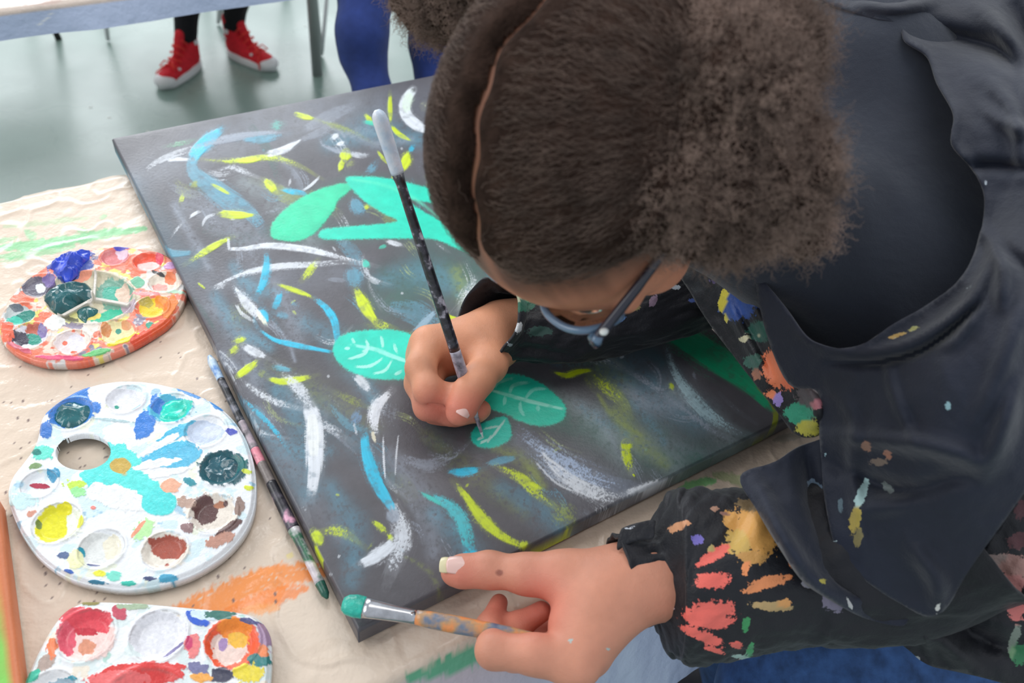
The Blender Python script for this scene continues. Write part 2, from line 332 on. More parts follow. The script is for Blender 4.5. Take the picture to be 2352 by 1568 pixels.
# ------------------------------------------------------------ canvas, stretched on a frame and painted
def build_canvas():
    h = .00088; na, nb = int(LA / h), int(LB_ / h); mg = 10
    ua = np.concatenate([[-.02, -.0012, -.0002], np.linspace(.0016, LA - .0016, na), [LA + .0002, LA + .0012, LA + .02]])
    # walk across the face; the first and last columns run down the sides
    A = np.clip(ua, 0, LA); ub = np.concatenate([[-.02, -.0012, -.0002], np.linspace(.0016, LB_ - .0016, nb), [LB_ + .0002, LB_ + .0012, LB_ + .02]]); B = np.clip(ub, 0, LB_)
    aa, bb = np.meshgrid(A, B, indexing='ij'); oa, ob = np.meshgrid(np.where(ua < 0, -ua, np.maximum(ua - LA, 0)), np.where(ub < 0, -ub, np.maximum(ub - LB_, 0)), indexing='ij')
    dn = np.maximum(oa, ob); z = np.where(dn > .01, -.0185, np.where(dn > .0006, -.0042, np.where(dn > 0, -.0016, 0)))
    edge = np.minimum(np.minimum(aa, LA - aa), np.minimum(bb, LB_ - bb)); z = z - .0006 * np.exp(-(np.maximum(edge, 0) / .004))
    z = z + .0002 * (fbm(aa * 30, bb * 30, 1, 2) - .5)
    W = TB + aa[..., None] * e1 + bb[..., None] * e2 + z[..., None] * ez
    px, py, dep = proj(W); q = 1.0
    K = np.array([84, 82, 88.]); n = fbm(px / 140, py / 90, 2, 5)[..., None]; n2 = fbm(px / 22 + 9, py / 18, 3, 4)[..., None]
    col = lin(K) * (.75 + .5 * n) * (.88 + .24 * n2); grain = hsh(np.floor(aa / .0011), np.floor(bb / .0011), 77) * .5 + vn(aa / .0016, bb / .0016, 4) * .5
    Y = (205, 225, 30); Yd = (150, 165, 70); W_ = (222, 228, 236); Wd = (150, 160, 175); C = (40, 190, 225); Cd = (95, 160, 185); G = (45, 215, 185); Gr = (40, 130, 110); Gd = (60, 95, 92)
    S = []
    def s(c, wd, pts, op=1., dry=.3, tap=(.6, .6), soft=0):
        if not soft and wd > 8 and op > .55:          # the dry drag that surrounds and outruns a loaded stroke
            q = np.array(pts, float); a = q[0] + (q[0] - q[1]) * .45; b = q[-1] + (q[-1] - q[-2]) * .55; S.append((c, wd * 1.45, [tuple(a)] + list(pts) + [tuple(b)], .42, .62, (.5, .4), 0))
        S.append((c, wd, pts, op, dry, tap, soft))
    # broad veils first; pale ones towards the left also colour in window glare
    s(Wd, 150, [(300, 420), (500, 330), (760, 260), (960, 240)], .28, .2, soft=1); s(Cd, 120, [(300, 440), (360, 560), (440, 600)], .22, .2, soft=1); s(Wd, 120, [(420, 650), (600, 640), (830, 620)], .2, .3, soft=1)
    s(Gr, 190, [(880, 700), (1000, 640), (1120, 620), (1250, 600)], .30, .1, soft=1); s(Gd, 120, [(870, 650), (960, 630), (1060, 640)], .5, .1, soft=1); s(Cd, 90, [(600, 860), (760, 960), (900, 1100)], .2, .4, soft=1)
    s(Gr, 150, [(1300, 960), (1450, 1010), (1600, 1060), (1720, 1040)], .35, .1, soft=1); s(Cd, 150, [(1380, 830), (1500, 900), (1600, 960)], .35, .3, soft=1); s(Wd, 90, [(600, 940), (680, 1090), (780, 1230)], .22, .4, soft=1)
    s(Yd, 70, [(620, 840), (760, 920), (860, 980)], .2, .7, soft=1); s(Yd, 90, [(1280, 800), (1400, 860), (1440, 950)], .25, .7, soft=1); s(Yd, 60, [(980, 1000), (1100, 1100), (1200, 1180)], .2, .7, soft=1); s(Gd, 100, [(1020, 880), (1010, 1000), (1030, 1050)], .3, .5, soft=1)
    s(Wd, 110, [(1200, 1020), (1320, 1090), (1480, 1130)], .3, .4, soft=1); s(Wd, 60, [(1330, 930), (1480, 1000), (1640, 1050)], .25, .6, soft=1); s(Cd, 60, [(560, 950), (640, 1040), (700, 1150)], .2, .6, soft=1)
    for (x, y, a, L) in ((420, 470, .2, 200), (560, 420, .5, 220), (760, 330, -.3, 200), (480, 700, .8, 220), (700, 740, .6, 240), (640, 900, 1.0, 240), (900, 1050, .9, 240), (1250, 900, .5, 260), (1400, 1000, .4, 280), (1550, 900, .7, 260), (880, 640, -.1, 200), (1000, 1180, .8, 220), (760, 1120, 1.1, 220), (1150, 1120, .5, 240)):
        s([Wd, Cd, (150, 165, 170)][int(x) % 3], 80, [(x, y), (x + L * .5 * math.cos(a), y + L * .5 * math.sin(a)), (x + L * math.cos(a + .25), y + L * math.sin(a + .25))], .42, .45, soft=1)
    n0 = len(S)
    # far left quarter
    s(C, 30, [(508, 298), (480, 322), (455, 345), (442, 365)], 1, .15, (.5, .9)); s(Cd, 46, [(442, 365), (445, 395), (480, 425), (520, 455), (575, 490), (600, 520)], .75, .35); s(W_, 9, [(388, 369), (410, 366), (434, 367)], .95, .1)
    s(W_, 15, [(335, 390), (355, 375), (385, 360), (430, 345), (470, 335)], .55, .5); s(Wd, 14, [(440, 340), (500, 325), (600, 307), (660, 305)], .75, .5); s(Wd, 10, [(500, 318), (560, 310), (640, 302)], .8, .4); s(Cd, 16, [(560, 322), (610, 318), (650, 310)], .8, .4); s((90, 180, 170), 20, [(625, 290), (650, 284)], .6, .5)
    s((110, 180, 140), 10, [(385, 335), (420, 328), (450, 320)], .8, .6); s(Y, 13, [(470, 366), (520, 370), (560, 368), (600, 362), (640, 364), (690, 382), (725, 402)], .85, .55, (.3, .5)); s(Y, 12, [(540, 369), (575, 368), (600, 364)], 1, .1)
    s(W_, 15, [(612, 354), (632, 350), (655, 342), (690, 322)], .95, .25, (.9, .3)); s(Wd, 22, [(690, 322), (740, 300), (780, 265)], .45, .5); s(W_, 10, [(500, 392), (530, 385), (560, 395), (600, 410)], .6, .6); s(Y, 18, [(606, 412), (620, 425), (632, 440)], 1, .2, (.5, .8)); s(C, 12, [(648, 435), (670, 440), (695, 444), (705, 450)], .95, .2)
    s(Y, 8, [(486, 423), (505, 433), (528, 446)], .9, .3); s(Yd, 16, [(440, 420), (455, 430)], .8, .5); s(Y, 10, [(420, 447), (414, 465)], .8, .4); s(Wd, 20, [(380, 420), (420, 440), (470, 452), (490, 447)], .35, .5); s(Yd, 30, [(400, 410), (430, 440), (470, 440)], .35, .6)
    s(W_, 6, [(735, 405), (715, 425), (695, 438)], .9, .2); s(W_, 5, [(668, 408), (662, 430)], .5, .5); s(W_, 7, [(435, 500), (450, 490), (462, 485)], .9, .3); s(W_, 5, [(392, 548), (405, 528), (430, 502)], .6, .6); s(W_, 6, [(464, 520), (474, 500), (500, 490)], .6, .4)
    s(Y, 17, [(505, 490), (530, 493), (560, 494), (585, 494)], 1, .2, (.9, .3)); s(Wd, 8, [(585, 496), (640, 480), (690, 460)], .45, .7); s(Y, 15, [(530, 546), (500, 560), (470, 578), (435, 600)], .95, .45, (.4, .7)); s(Cd, 16, [(352, 540), (368, 565), (395, 582), (440, 580)], .8, .3)
    s(W_, 6, [(524, 545), (526, 575)], .7, .2); s(Cd, 7, [(268, 352), (290, 400), (330, 480), (352, 540)], .8, .35); s(W_, 4, [(300, 420), (318, 460)], .7, .3)
    # far right quarter
    s(Y, 12, [(680, 262), (700, 268), (722, 273)], 1, .1, (.9, .4)); s(Yd, 12, [(722, 274), (770, 290), (820, 308), (850, 325)], .6, .6); s(Wd, 30, [(700, 295), (760, 265), (820, 240)], .45, .4); s(Wd, 12, [(735, 320), (745, 335), (790, 350), (850, 355)], .7, .5); s(W_, 10, [(762, 318), (778, 308)], .8, .3); s(W_, 9, [(775, 332), (790, 327)], .95, .1)
    s(W_, 14, [(800, 352), (830, 358), (852, 353)], .55, .5); s(Y, 26, [(794, 350), (792, 368)], 1, .15, (.9, .6)); s(Y, 12, [(786, 368), (782, 385), (780, 392)], 1, .3); s(Yd, 30, [(800, 370), (810, 385)], .5, .6); s(Y, 10, [(840, 265), (855, 282)], .9, .2); s(G, 9, [(835, 280), (855, 283), (872, 290)], .7, .4)
    s(Y, 10, [(896, 218), (896, 250), (897, 285)], .85, .4); s(Y, 10, [(900, 290), (912, 305), (930, 316), (943, 322)], 1, .2, (.8, .3)); s(W_, 26, [(948, 206), (932, 230), (930, 255), (942, 275), (965, 292), (1000, 308)], 1, .2, (.8, .5)); s((220, 240, 220), 20, [(945, 212), (934, 238), (936, 260)], .8, .1)
    s(Y, 22, [(938, 350), (932, 370), (922, 388)], 1, .25, (.4, .9)); s(C, 9, [(950, 335), (940, 350)], .6, .4); s(Y, 7, [(866, 345), (880, 365), (895, 380)], .8, .4); s(Wd, 26, [(780, 320), (840, 300), (900, 320)], .35, .6); s(Cd, 16, [(838, 400), (855, 385), (870, 365)], .6, .5); s(Y, 8, [(900, 404), (905, 408)], .9, .2)
    s(Wd, 60, [(960, 340), (990, 400), (1010, 430)], .45, .8); s(Yd, 30, [(990, 410), (1020, 440)], .6, .8); s((235, 240, 190), 30, [(985, 230), (975, 260)], .3, .8)
    # leaves, far
    def leaf(c, out, c2=None, op=1.): S.append(('leaf', c, out, c2, op))
    leaf((40, 215, 165), [(800, 420), (770, 424), (720, 440), (670, 468), (635, 500), (622, 525), (626, 545), (655, 553), (690, 552), (722, 535), (750, 505), (768, 480), (775, 462), (800, 440), (815, 425)])
    leaf((35, 220, 190), [(795, 408), (830, 405), (880, 408), (930, 418), (985, 432), (1040, 450), (1060, 480), (1010, 470), (960, 460), (930, 455), (980, 490), (1040, 520), (1090, 560), (1120, 590), (1060, 575), (1000, 550), (930, 548), (860, 548), (780, 550), (742, 548), (732, 538), (750, 525), (830, 518), (910, 508), (880, 490), (835, 460), (805, 430)])
    s((25, 190, 150), 14, [(640, 545), (690, 545), (730, 520), (765, 478)], .35, .1, soft=1); s((100, 240, 200), 10, [(810, 412), (880, 425), (950, 455), (1010, 500)], .5, .2, soft=1)
    s(Cd, 26, [(812, 455), (820, 475), (840, 490)], .75, .4); s(Y, 9, [(838, 472), (846, 480)], .7, .3); s(G, 8, [(870, 570), (890, 563)], .6, .4); s(W_, 10, [(888, 553), (905, 558), (925, 563)], .7, .3); s(W_, 8, [(1000, 556), (1020, 570), (1035, 582)], .5, .7)
    # middle
    s(W_, 15, [(528, 572), (560, 572), (610, 564), (660, 566), (720, 575), (780, 590), (840, 605)], .95, .4, (.5, .3)); s(W_, 13, [(500, 655), (560, 628), (640, 612), (720, 607), (790, 602), (832, 605)], .8, .45, (.4, .9)); s((70, 200, 180), 16, [(836, 600), (846, 612)], .9, .2)
    s(C, 18, [(612, 585), (612, 615), (604, 650), (592, 675)], .9, .35, (.6, .8)); s(C, 16, [(645, 672), (638, 690), (628, 712)], .9, .35); s(C, 18, [(598, 710), (608, 728), (612, 742)], 1, .2); s(Cd, 12, [(635, 720), (665, 728)], .6, .4); s(Cd, 24, [(680, 690), (672, 710)], .5, .6)
    s(W_, 22, [(540, 660), (565, 695), (590, 720), (608, 745)], .85, .4, (.3, .7)); s((240, 240, 215), 10, [(590, 718), (605, 735), (612, 748)], 1, .1); s(W_, 8, [(542, 698), (555, 720), (590, 742)], .8, .4); s(W_, 16, [(487, 665), (510, 655), (530, 648)], .5, .6)
    s(Y, 16, [(725, 602), (705, 630), (692, 645)], .75, .5); s(Y, 10, [(640, 654), (670, 664), (700, 675), (718, 684)], .9, .35); s(C, 17, [(726, 688), (750, 708), (768, 735), (774, 765), (776, 790)], 1, .25, (.6, .7)); s(Y, 26, [(818, 665), (834, 695), (850, 722), (862, 738)], 1, .15, (.5, .6)); s(Y, 22, [(862, 738), (885, 752), (910, 760)], .6, .6)
    s(Cd, 40, [(812, 612), (816, 640), (820, 665)], .6, .45); s(W_, 8, [(845, 610), (850, 660), (880, 720)], .4, .7); s(W_, 12, [(848, 640), (875, 650)], .4, .4); s(Wd, 10, [(750, 640), (800, 645)], .4, .4); s(Yd, 60, [(545, 690), (560, 760)], .35, .7); s(Y, 5, [(455, 650), (470, 662)], .8, .2)
    s(C, 12, [(600, 760), (630, 780), (670, 790), (720, 800), (760, 808)], 1, .15, (.4, .5)); s(Cd, 12, [(580, 720), (590, 750), (610, 770)], .5, .6); s(Y, 24, [(550, 775), (553, 788)], .95, .35); s(Y, 12, [(545, 795), (528, 812)], .8, .4); s(W_, 17, [(560, 795), (585, 808), (612, 820)], .9, .35, (.9, .5)); s(Y, 15, [(590, 828), (570, 845), (545, 864)], 1, .3, (.4, .9)); s(Wd, 16, [(612, 820), (660, 850), (700, 870)], .5, .6)
    s((90, 170, 190), 12, [(630, 843), (655, 848), (668, 850)], .9, .3); s(Y, 16, [(620, 870), (645, 876), (680, 872), (715, 864)], .95, .35); s(Yd, 18, [(590, 850), (620, 868)], .5, .6); s(W_, 24, [(655, 862), (680, 885), (700, 910), (712, 945)], .75, .5); s(W_, 40, [(712, 935), (722, 980), (722, 1030), (722, 1080), (715, 1130)], 1, .3, (.8, .6)); s((235, 240, 240), 30, [(716, 950), (720, 1000), (720, 1050)], 1, .1)
    s(W_, 14, [(560, 875), (590, 900), (640, 925), (700, 940)], .75, .6, (.5, .7)); s(W_, 18, [(730, 965), (760, 985), (800, 1010)], .6, .65); s(W_, 20, [(690, 1140), (700, 1170), (715, 1210)], .45, .75); s(Cd, 16, [(545, 920), (560, 945)], .8, .3); s(C, 10, [(555, 915), (600, 955), (640, 1000), (665, 1040)], .8, .5); s(Cd, 50, [(560, 935), (590, 960), (600, 990)], .35, .5)
    s(W_, 20, [(815, 862), (830, 875), (850, 900)], .75, .4, (.8, .4)); s(W_, 28, [(895, 900), (868, 930), (858, 970), (862, 1000)], .95, .4, (.5, .7)); s((230, 225, 200), 8, [(855, 990), (862, 1015)], .9, .2); s((110, 150, 190), 22, [(825, 945), (812, 975)], .6, .5); s(W_, 5, [(812, 970), (820, 1000)], .6, .4); s(Yd, 14, [(780, 905), (820, 925), (850, 935)], .6, .7); s(Wd, 60, [(900, 900), (890, 960), (910, 1010)], .35, .7)
    s(C, 30, [(838, 1000), (842, 1040), (855, 1080), (872, 1120), (890, 1150), (905, 1172)], 1, .25, (.6, .6)); s(W_, 4, [(880, 1000), (882, 1060), (885, 1100)], .8, .3); s(W_, 4, [(915, 1000), (910, 1050), (908, 1090)], .7, .3); s(W_, 10, [(885, 1090), (900, 1120), (950, 1150)], .4, .7)
    s(Wd, 8, [(730, 960), (840, 1060)], .3, .5)
    # near quarter
    s(Y, 26, [(720, 1220), (732, 1240), (730, 1252)], .95, .3, (.8, .6)); s(Y, 7, [(722, 1250), (735, 1275), (741, 1300)], 1, .1); s(Y, 20, [(735, 1222), (770, 1218), (800, 1228), (830, 1250)], .75, .65, (.8, .4)); s(Y, 13, [(858, 1198), (872, 1208), (890, 1225)], .9, .4); s(Y, 10, [(892, 1228), (902, 1240)], 1, .1)
    s(W_, 44, [(905, 1160), (920, 1200), (925, 1240), (912, 1280), (895, 1325)], .85, .5, (.4, .8)); s(W_, 30, [(905, 1245), (870, 1275), (830, 1295)], 1, .3, (.8, .7)); s(Wd, 30, [(895, 1170), (910, 1200)], .8, .3); s(Yd, 8, [(860, 1240), (840, 1270)], .6, .6)
    s((70, 195, 205), 32, [(990, 1140), (1030, 1160), (1058, 1190), (1070, 1230), (1082, 1285)], .9, .45, (.4, .9)); s(C, 32, [(1078, 1262), (1086, 1300)], 1, .1, (1, 1)); s((60, 200, 190), 9, [(970, 1133), (1000, 1150), (1015, 1160)], .9, .3); s(C, 18, [(1035, 1082), (1060, 1084), (1100, 1078)], .95, .25); s(Cd, 16, [(1120, 1065), (1150, 1058), (1185, 1050)], .8, .35)
    s(Y, 24, [(1050, 1115), (1075, 1145), (1095, 1175), (1120, 1205), (1160, 1235), (1200, 1252)], 1, .35, (.4, .5)); s(Y, 24, [(1105, 1190), (1135, 1218)], .9, .2); s(Y, 22, [(1150, 1075), (1200, 1100), (1230, 1130), (1262, 1155), (1280, 1165)], .85, .5, (.5, .6)); s(Y, 9, [(1215, 1108), (1245, 1122)], 1, .1); s(Yd, 40, [(1275, 1160), (1300, 1190), (1310, 1215)], .6, .6); s(Y, 30, [(1310, 1215), (1290, 1240), (1240, 1275), (1200, 1310)], 1, .25, (.5, .9)); s(Y, 16, [(1190, 1250), (1220, 1255)], .8, .5)
    s((175, 195, 225), 60, [(1200, 1000), (1250, 1040), (1310, 1080), (1380, 1110), (1450, 1125)], .85, .55, (.3, .7)); s(W_, 34, [(1245, 1040), (1290, 1090), (1350, 1125), (1420, 1145), (1470, 1135)], .9, .5, (.4, .8)); s(W_, 5, [(1245, 1035), (1255, 1050), (1300, 1080)], .9, .1); s(W_, 20, [(1440, 1130), (1490, 1118), (1560, 1095)], .85, .4, (.7, .3)); s(W_, 4, [(1230, 1060), (1280, 1110), (1340, 1135)], .7, .4); s(Wd, 5, [(1225, 1045), (1320, 1130)], .5, .4)
    s(Y, 26, [(1438, 1018), (1438, 1032)], 1, .1, (1, .7)); s(Y, 20, [(1435, 1025), (1442, 1060), (1450, 1085)], .95, .5, (.9, .4)); s(Y, 5, [(1454, 1088), (1457, 1094)], 1, 0)
    s(Y, 13, [(1275, 855), (1300, 862), (1330, 853), (1360, 850)], 1, .25, (.4, .4)); s(W_, 30, [(1270, 790), (1330, 800), (1390, 825), (1430, 845)], .7, .5, (.6, .5)); s((160, 185, 210), 26, [(1420, 800), (1300, 790), (1250, 780)], .4, .4); s(Y, 26, [(1360, 860), (1400, 895), (1430, 920), (1442, 945)], .8, .7, (.3, .8)); s(Yd, 16, [(1340, 860), (1370, 905)], .5, .7); s(Wd, 12, [(1440, 850), (1490, 880), (1530, 910)], .7, .6); s(Y, 10, [(1540, 880), (1545, 895)], .7, .4)
    s((165, 195, 205), 26, [(1535, 810), (1548, 850), (1575, 895), (1620, 945), (1680, 985), (1740, 1003)], .9, .5, (.6, .5)); s(Wd, 12, [(1560, 930), (1640, 990), (1700, 1015)], .6, .6); s(Wd, 14, [(1650, 900), (1690, 940), (1740, 975)], .5, .7); s(Wd, 10, [(1590, 850), (1600, 880)], .5, .6); s((60, 110, 120), 50, [(1380, 760), (1480, 800), (1520, 830)], .5, .3, soft=1)
    s((24, 170, 120), 64, [(1480, 740), (1560, 770), (1640, 820), (1720, 870), (1780, 920)], 1, .12, (.5, .9)); s((20, 165, 115), 30, [(1500, 750), (1570, 785), (1640, 830)], .6, .1, soft=1); s((140, 150, 30), 12, [(1740, 890), (1770, 920), (1782, 950), (1775, 985), (1755, 1005)], .8, .35); s((130, 140, 40), 9, [(1755, 1008), (1700, 1030)], .7, .5); s((90, 95, 40), 22, [(1560, 690), (1640, 740), (1720, 800)], .4, .6)
    s(Y, 8, [(1060, 700), (1080, 712), (1098, 718)], .8, .4); s(Y, 10, [(1030, 725), (1050, 735), (1070, 738)], 1, .1); s((150, 180, 200), 14, [(1000, 715), (970, 745), (950, 760)], .8, .3); s(W_, 26, [(1090, 650), (1068, 690), (1058, 720)], .65, .7); s((140, 170, 110), 30, [(940, 780), (960, 770)], .3, .6)
    # leaves, near
    leaf((30, 215, 190), [(765, 800), (778, 775), (810, 762), (850, 758), (900, 757), (950, 770), (1000, 800), (1000, 860), (960, 868), (900, 872), (850, 868), (800, 850), (772, 825)])
    s((150, 240, 225), 9, [(815, 793), (860, 802), (900, 818), (950, 835)], .9, .2)
    for L in ([(845, 790), (838, 812), (800, 825)], [(880, 822), (850, 840), (815, 842)], [(900, 828), (885, 850), (858, 858)], [(840, 780), (845, 800), (830, 808)], [(808, 775), (815, 790)], [(905, 790), (912, 810)], [(875, 770), (880, 800)], [(925, 850), (905, 862)], [(790, 800), (805, 800)]): s((170, 240, 228), 7, L, .85, .25)
    leaf((25, 205, 175), [(1115, 880), (1135, 862), (1170, 858), (1210, 865), (1250, 885), (1280, 910), (1300, 935), (1295, 960), (1270, 975), (1235, 978), (1190, 965), (1160, 950), (1130, 940), (1112, 920)])
    s((150, 235, 215), 8, [(1125, 895), (1170, 908), (1220, 922), (1298, 940)], .9, .15)
    for L in ([(1170, 905), (1180, 885), (1215, 878)], [(1205, 918), (1225, 895), (1255, 893)], [(1135, 895), (1145, 878), (1180, 868)], [(1160, 910), (1158, 930)], [(1195, 922), (1195, 940), (1205, 955)], [(1235, 930), (1236, 945)]): s((130, 230, 210), 8, L, .8, .2)
    leaf((25, 200, 178), [(1165, 960), (1175, 990), (1170, 1010), (1140, 1026), (1110, 1028), (1088, 1018), (1082, 1000), (1095, 978), (1125, 965), (1150, 957)])
    for L in ([(1095, 1010), (1112, 1003)], [(1130, 998), (1118, 1018)], [(1150, 975), (1135, 1000)], [(1112, 985), (1145, 978)], [(1102, 1018), (1122, 1008)], [(1162, 962), (1125, 1010)]): s((190, 235, 225), 5, L, .8, .15)
    s((70, 210, 200), 8, [(1218, 1270), (1226, 1265)], 1, 0); s((70, 210, 200), 6, [(1252, 1252), (1258, 1250)], 1, 0); s((190, 190, 195), 30, [(1440, 1190), (1390, 1210), (1360, 1235)], .9, .4, (.4, .9)); s((225, 225, 225), 6, [(1370, 1215), (1378, 1208)], 1, 0)
    n1 = len(S)                                      # loose flecks, drags and scratches lie under the leaves
    for i in range(46):
        x = rng.uniform(330, 1500); y = rng.uniform(260, 1350); c = [W_, Y, Cd][i % 3]; s(c, rng.uniform(3, 6), [(x, y), (x + rng.uniform(-12, 14), y + rng.uniform(-6, 12))], .55, .3)
    for i in range(90):                              # faint dry drags
        x = rng.uniform(350, 1700); y = rng.uniform(270, 1300); c = [Wd, Cd, Wd, Yd, Gd][i % 5]; a = rng.uniform(.2, 1.1); L = rng.uniform(60, 170); k = rng.uniform(-.4, .4)
        s(c, rng.uniform(14, 60), [(x, y), (x + L * .5 * math.cos(a), y + L * .5 * math.sin(a)), (x + L * math.cos(a + k), y + L * math.sin(a + k))], [.5, .34][i % 2], [.5, .85][i % 2], soft=i % 3 > 0)
    for i in range(80):                              # bundles of bristle scratches
        x = rng.uniform(330, 1700); y = rng.uniform(260, 1300); c = [W_, Wd, Wd, Cd, (170, 185, 120)][i % 5]; a = rng.uniform(.1, 1.4); L = rng.uniform(50, 150); k = rng.uniform(-.6, .6)
        for j in range(4):
            o_ = j * rng.uniform(3, 6); X0 = x - o_ * math.sin(a); Y0 = y + o_ * math.cos(a); s(c, rng.uniform(1.6, 3.4), [(X0, Y0), (X0 + L * .5 * math.cos(a), Y0 + L * .5 * math.sin(a)), (X0 + L * math.cos(a + k), Y0 + L * math.sin(a + k))], .5, .6)
    S = S[:n0] + S[n1:] + S[n0:n1]
    flat = col.reshape(-1, 3); X = px.ravel(); Yp = py.ravel(); g = grain.ravel(); hgt = np.zeros(len(X)); sc = .72 / dep.ravel()
    for i, it in enumerate(S):
        if it[0] == 'leaf':
            _, c, out, c2, op = it; L = spline(out, 5, True); x0, y0 = L.min(0) - 14; x1, y1 = L.max(0) + 14
            I = np.nonzero((X > x0) & (X < x1) & (Yp > y0) & (Yp < y1))[0]
            if not len(I): continue
            x, y = X[I], Yp[I]; ins = inside(x, y, L); d = pdist(x, y, np.vstack([L, L[:1]]))[0]; d = np.where(ins, -d, d)
            m = sst(3.0, -3.0, d + (g[I] - .5) * 5) * op; halo = .28 * np.exp(-np.maximum(d, 0) / 9) * (1 - m); sh = (.84 + .3 * fbm(x / 26, y / 14, i, 4))[:, None]
            flat[I] = flat[I] * (1 - halo[:, None]) + lin((50, 120, 105)) * halo[:, None]
            flat[I] = flat[I] * (1 - m[:, None]) + lin(c) * sh * m[:, None]; hgt[I] = hgt[I] * (1 - m) + m * .5; continue
        c, wd, pts, op, dry, tap, soft = it
        L = spline(pts, 6) if len(pts) > 2 else np.array(pts, float); x0, y0 = L.min(0) - wd * 1.3; x1, y1 = L.max(0) + wd * 1.3
        I = np.nonzero((X > x0) & (X < x1) & (Yp > y0) & (Yp < y1))[0]
        if not len(I): continue
        x, y = X[I], Yp[I]; d, t, sd, tot = pdist(x, y, L)
        wv = wd / 2 * (1 - (1 - tap[0]) * (1 - sst(0, .45, t)) - (1 - tap[1]) * sst(.55, 1, t)) + .6
        if soft:
            m = np.exp(-(d / wv * 1.2) ** 2) * op * (.45 + .9 * fbm(x / 30, y / 30, i, 3)); m *= sst(-.35, .35, fbm(x / 7, y / 7, i, 2) - g[I] * dry)
        else:
            dry = min(1, dry * 1.1 + .06)
            br = .6 * vn(sd / 1.7 + 31, t * tot / 70, i) + .4 * vn(sd / 4.6, t * tot / 120, i + 5)
            edge = sst(1.06, .78, d / wv + (br - .5) * (.25 + .5 * dry)); load = 1 - dry * (.55 + .75 * np.abs(2 * t - .8) ** 1.5) - .35 * dry * (d / wv) ** 2
            cov = sst(-.10, .14, load + .12 - (.55 * g[I] + .45 * br) * (.25 + 1.25 * dry)); m = edge * (cov * (1 - .15 * dry) + .16 * dry) * op; en = min(.16, 7 / max(tot, 1)); m = m * sst(-.02, en, t + (br - .5) * en * 1.6) * sst(-.02, en, 1 - t + (br - .5) * en * 1.6) * (.55 + .45 * sst(.25, .5, fbm(x / 16, y / 12, i + 40, 3)))
        sh = (.9 + .2 * vn(sd / 2.2, t * tot / 60, i + 9))[:, None]
        flat[I] = flat[I] * (1 - m[:, None]) + lin(c) * sh * m[:, None]
        if not soft: hgt[I] = np.maximum(hgt[I] * (1 - .5 * m), m * op)
    W = W.reshape(-1, 3); top = (dn.ravel() < .0005); W[:, 2] += hgt * .00028 * top
    o = mesh_obj('canvas_face', W, grid_faces(len(ua), len(ub)), mat('acrylic on primed canvas', attr='col', rough=.38, spec=.6, bump=[(1500, .00012), (300, .0003)], rvary=(14, .32, .46)), attrs={'col': flat})
    return o
cvs = empty('painted_canvas', tuple(TB + e1 * LA / 2 + e2 * LB_ / 2 - ez * .02))
tag(cvs, 'large dark grey stretched canvas with teal leaves and loose yellow, white and blue strokes', 'painting')
o = build_canvas(); o.parent = cvs
m_bar = mat('stretcher pine', (205, 175, 130), .6, vary=(30, .85, 1.1))
for s_, (c, L_, ax) in enumerate((((.5, 0), 0, 0), ((.5, 1), 0, 0), ((0, .5), 1, 0), ((1, .5), 1, 0))):
    ca = TB + e1 * (LA * c[0] + (0 if L_ == 0 else (.014 if c[0] == 0 else -.014))) + e2 * (LB_ * c[1] + (0 if L_ else (.014 if c[1] == 0 else -.014))) - ez * .0115
    box('stretcher_bar', ca, ((LA - .006) if L_ == 0 else .02, (LB_ - .05) if L_ else .02, .013), (e1, e2, ez), m_bar, cvs)
recentre(cvs)

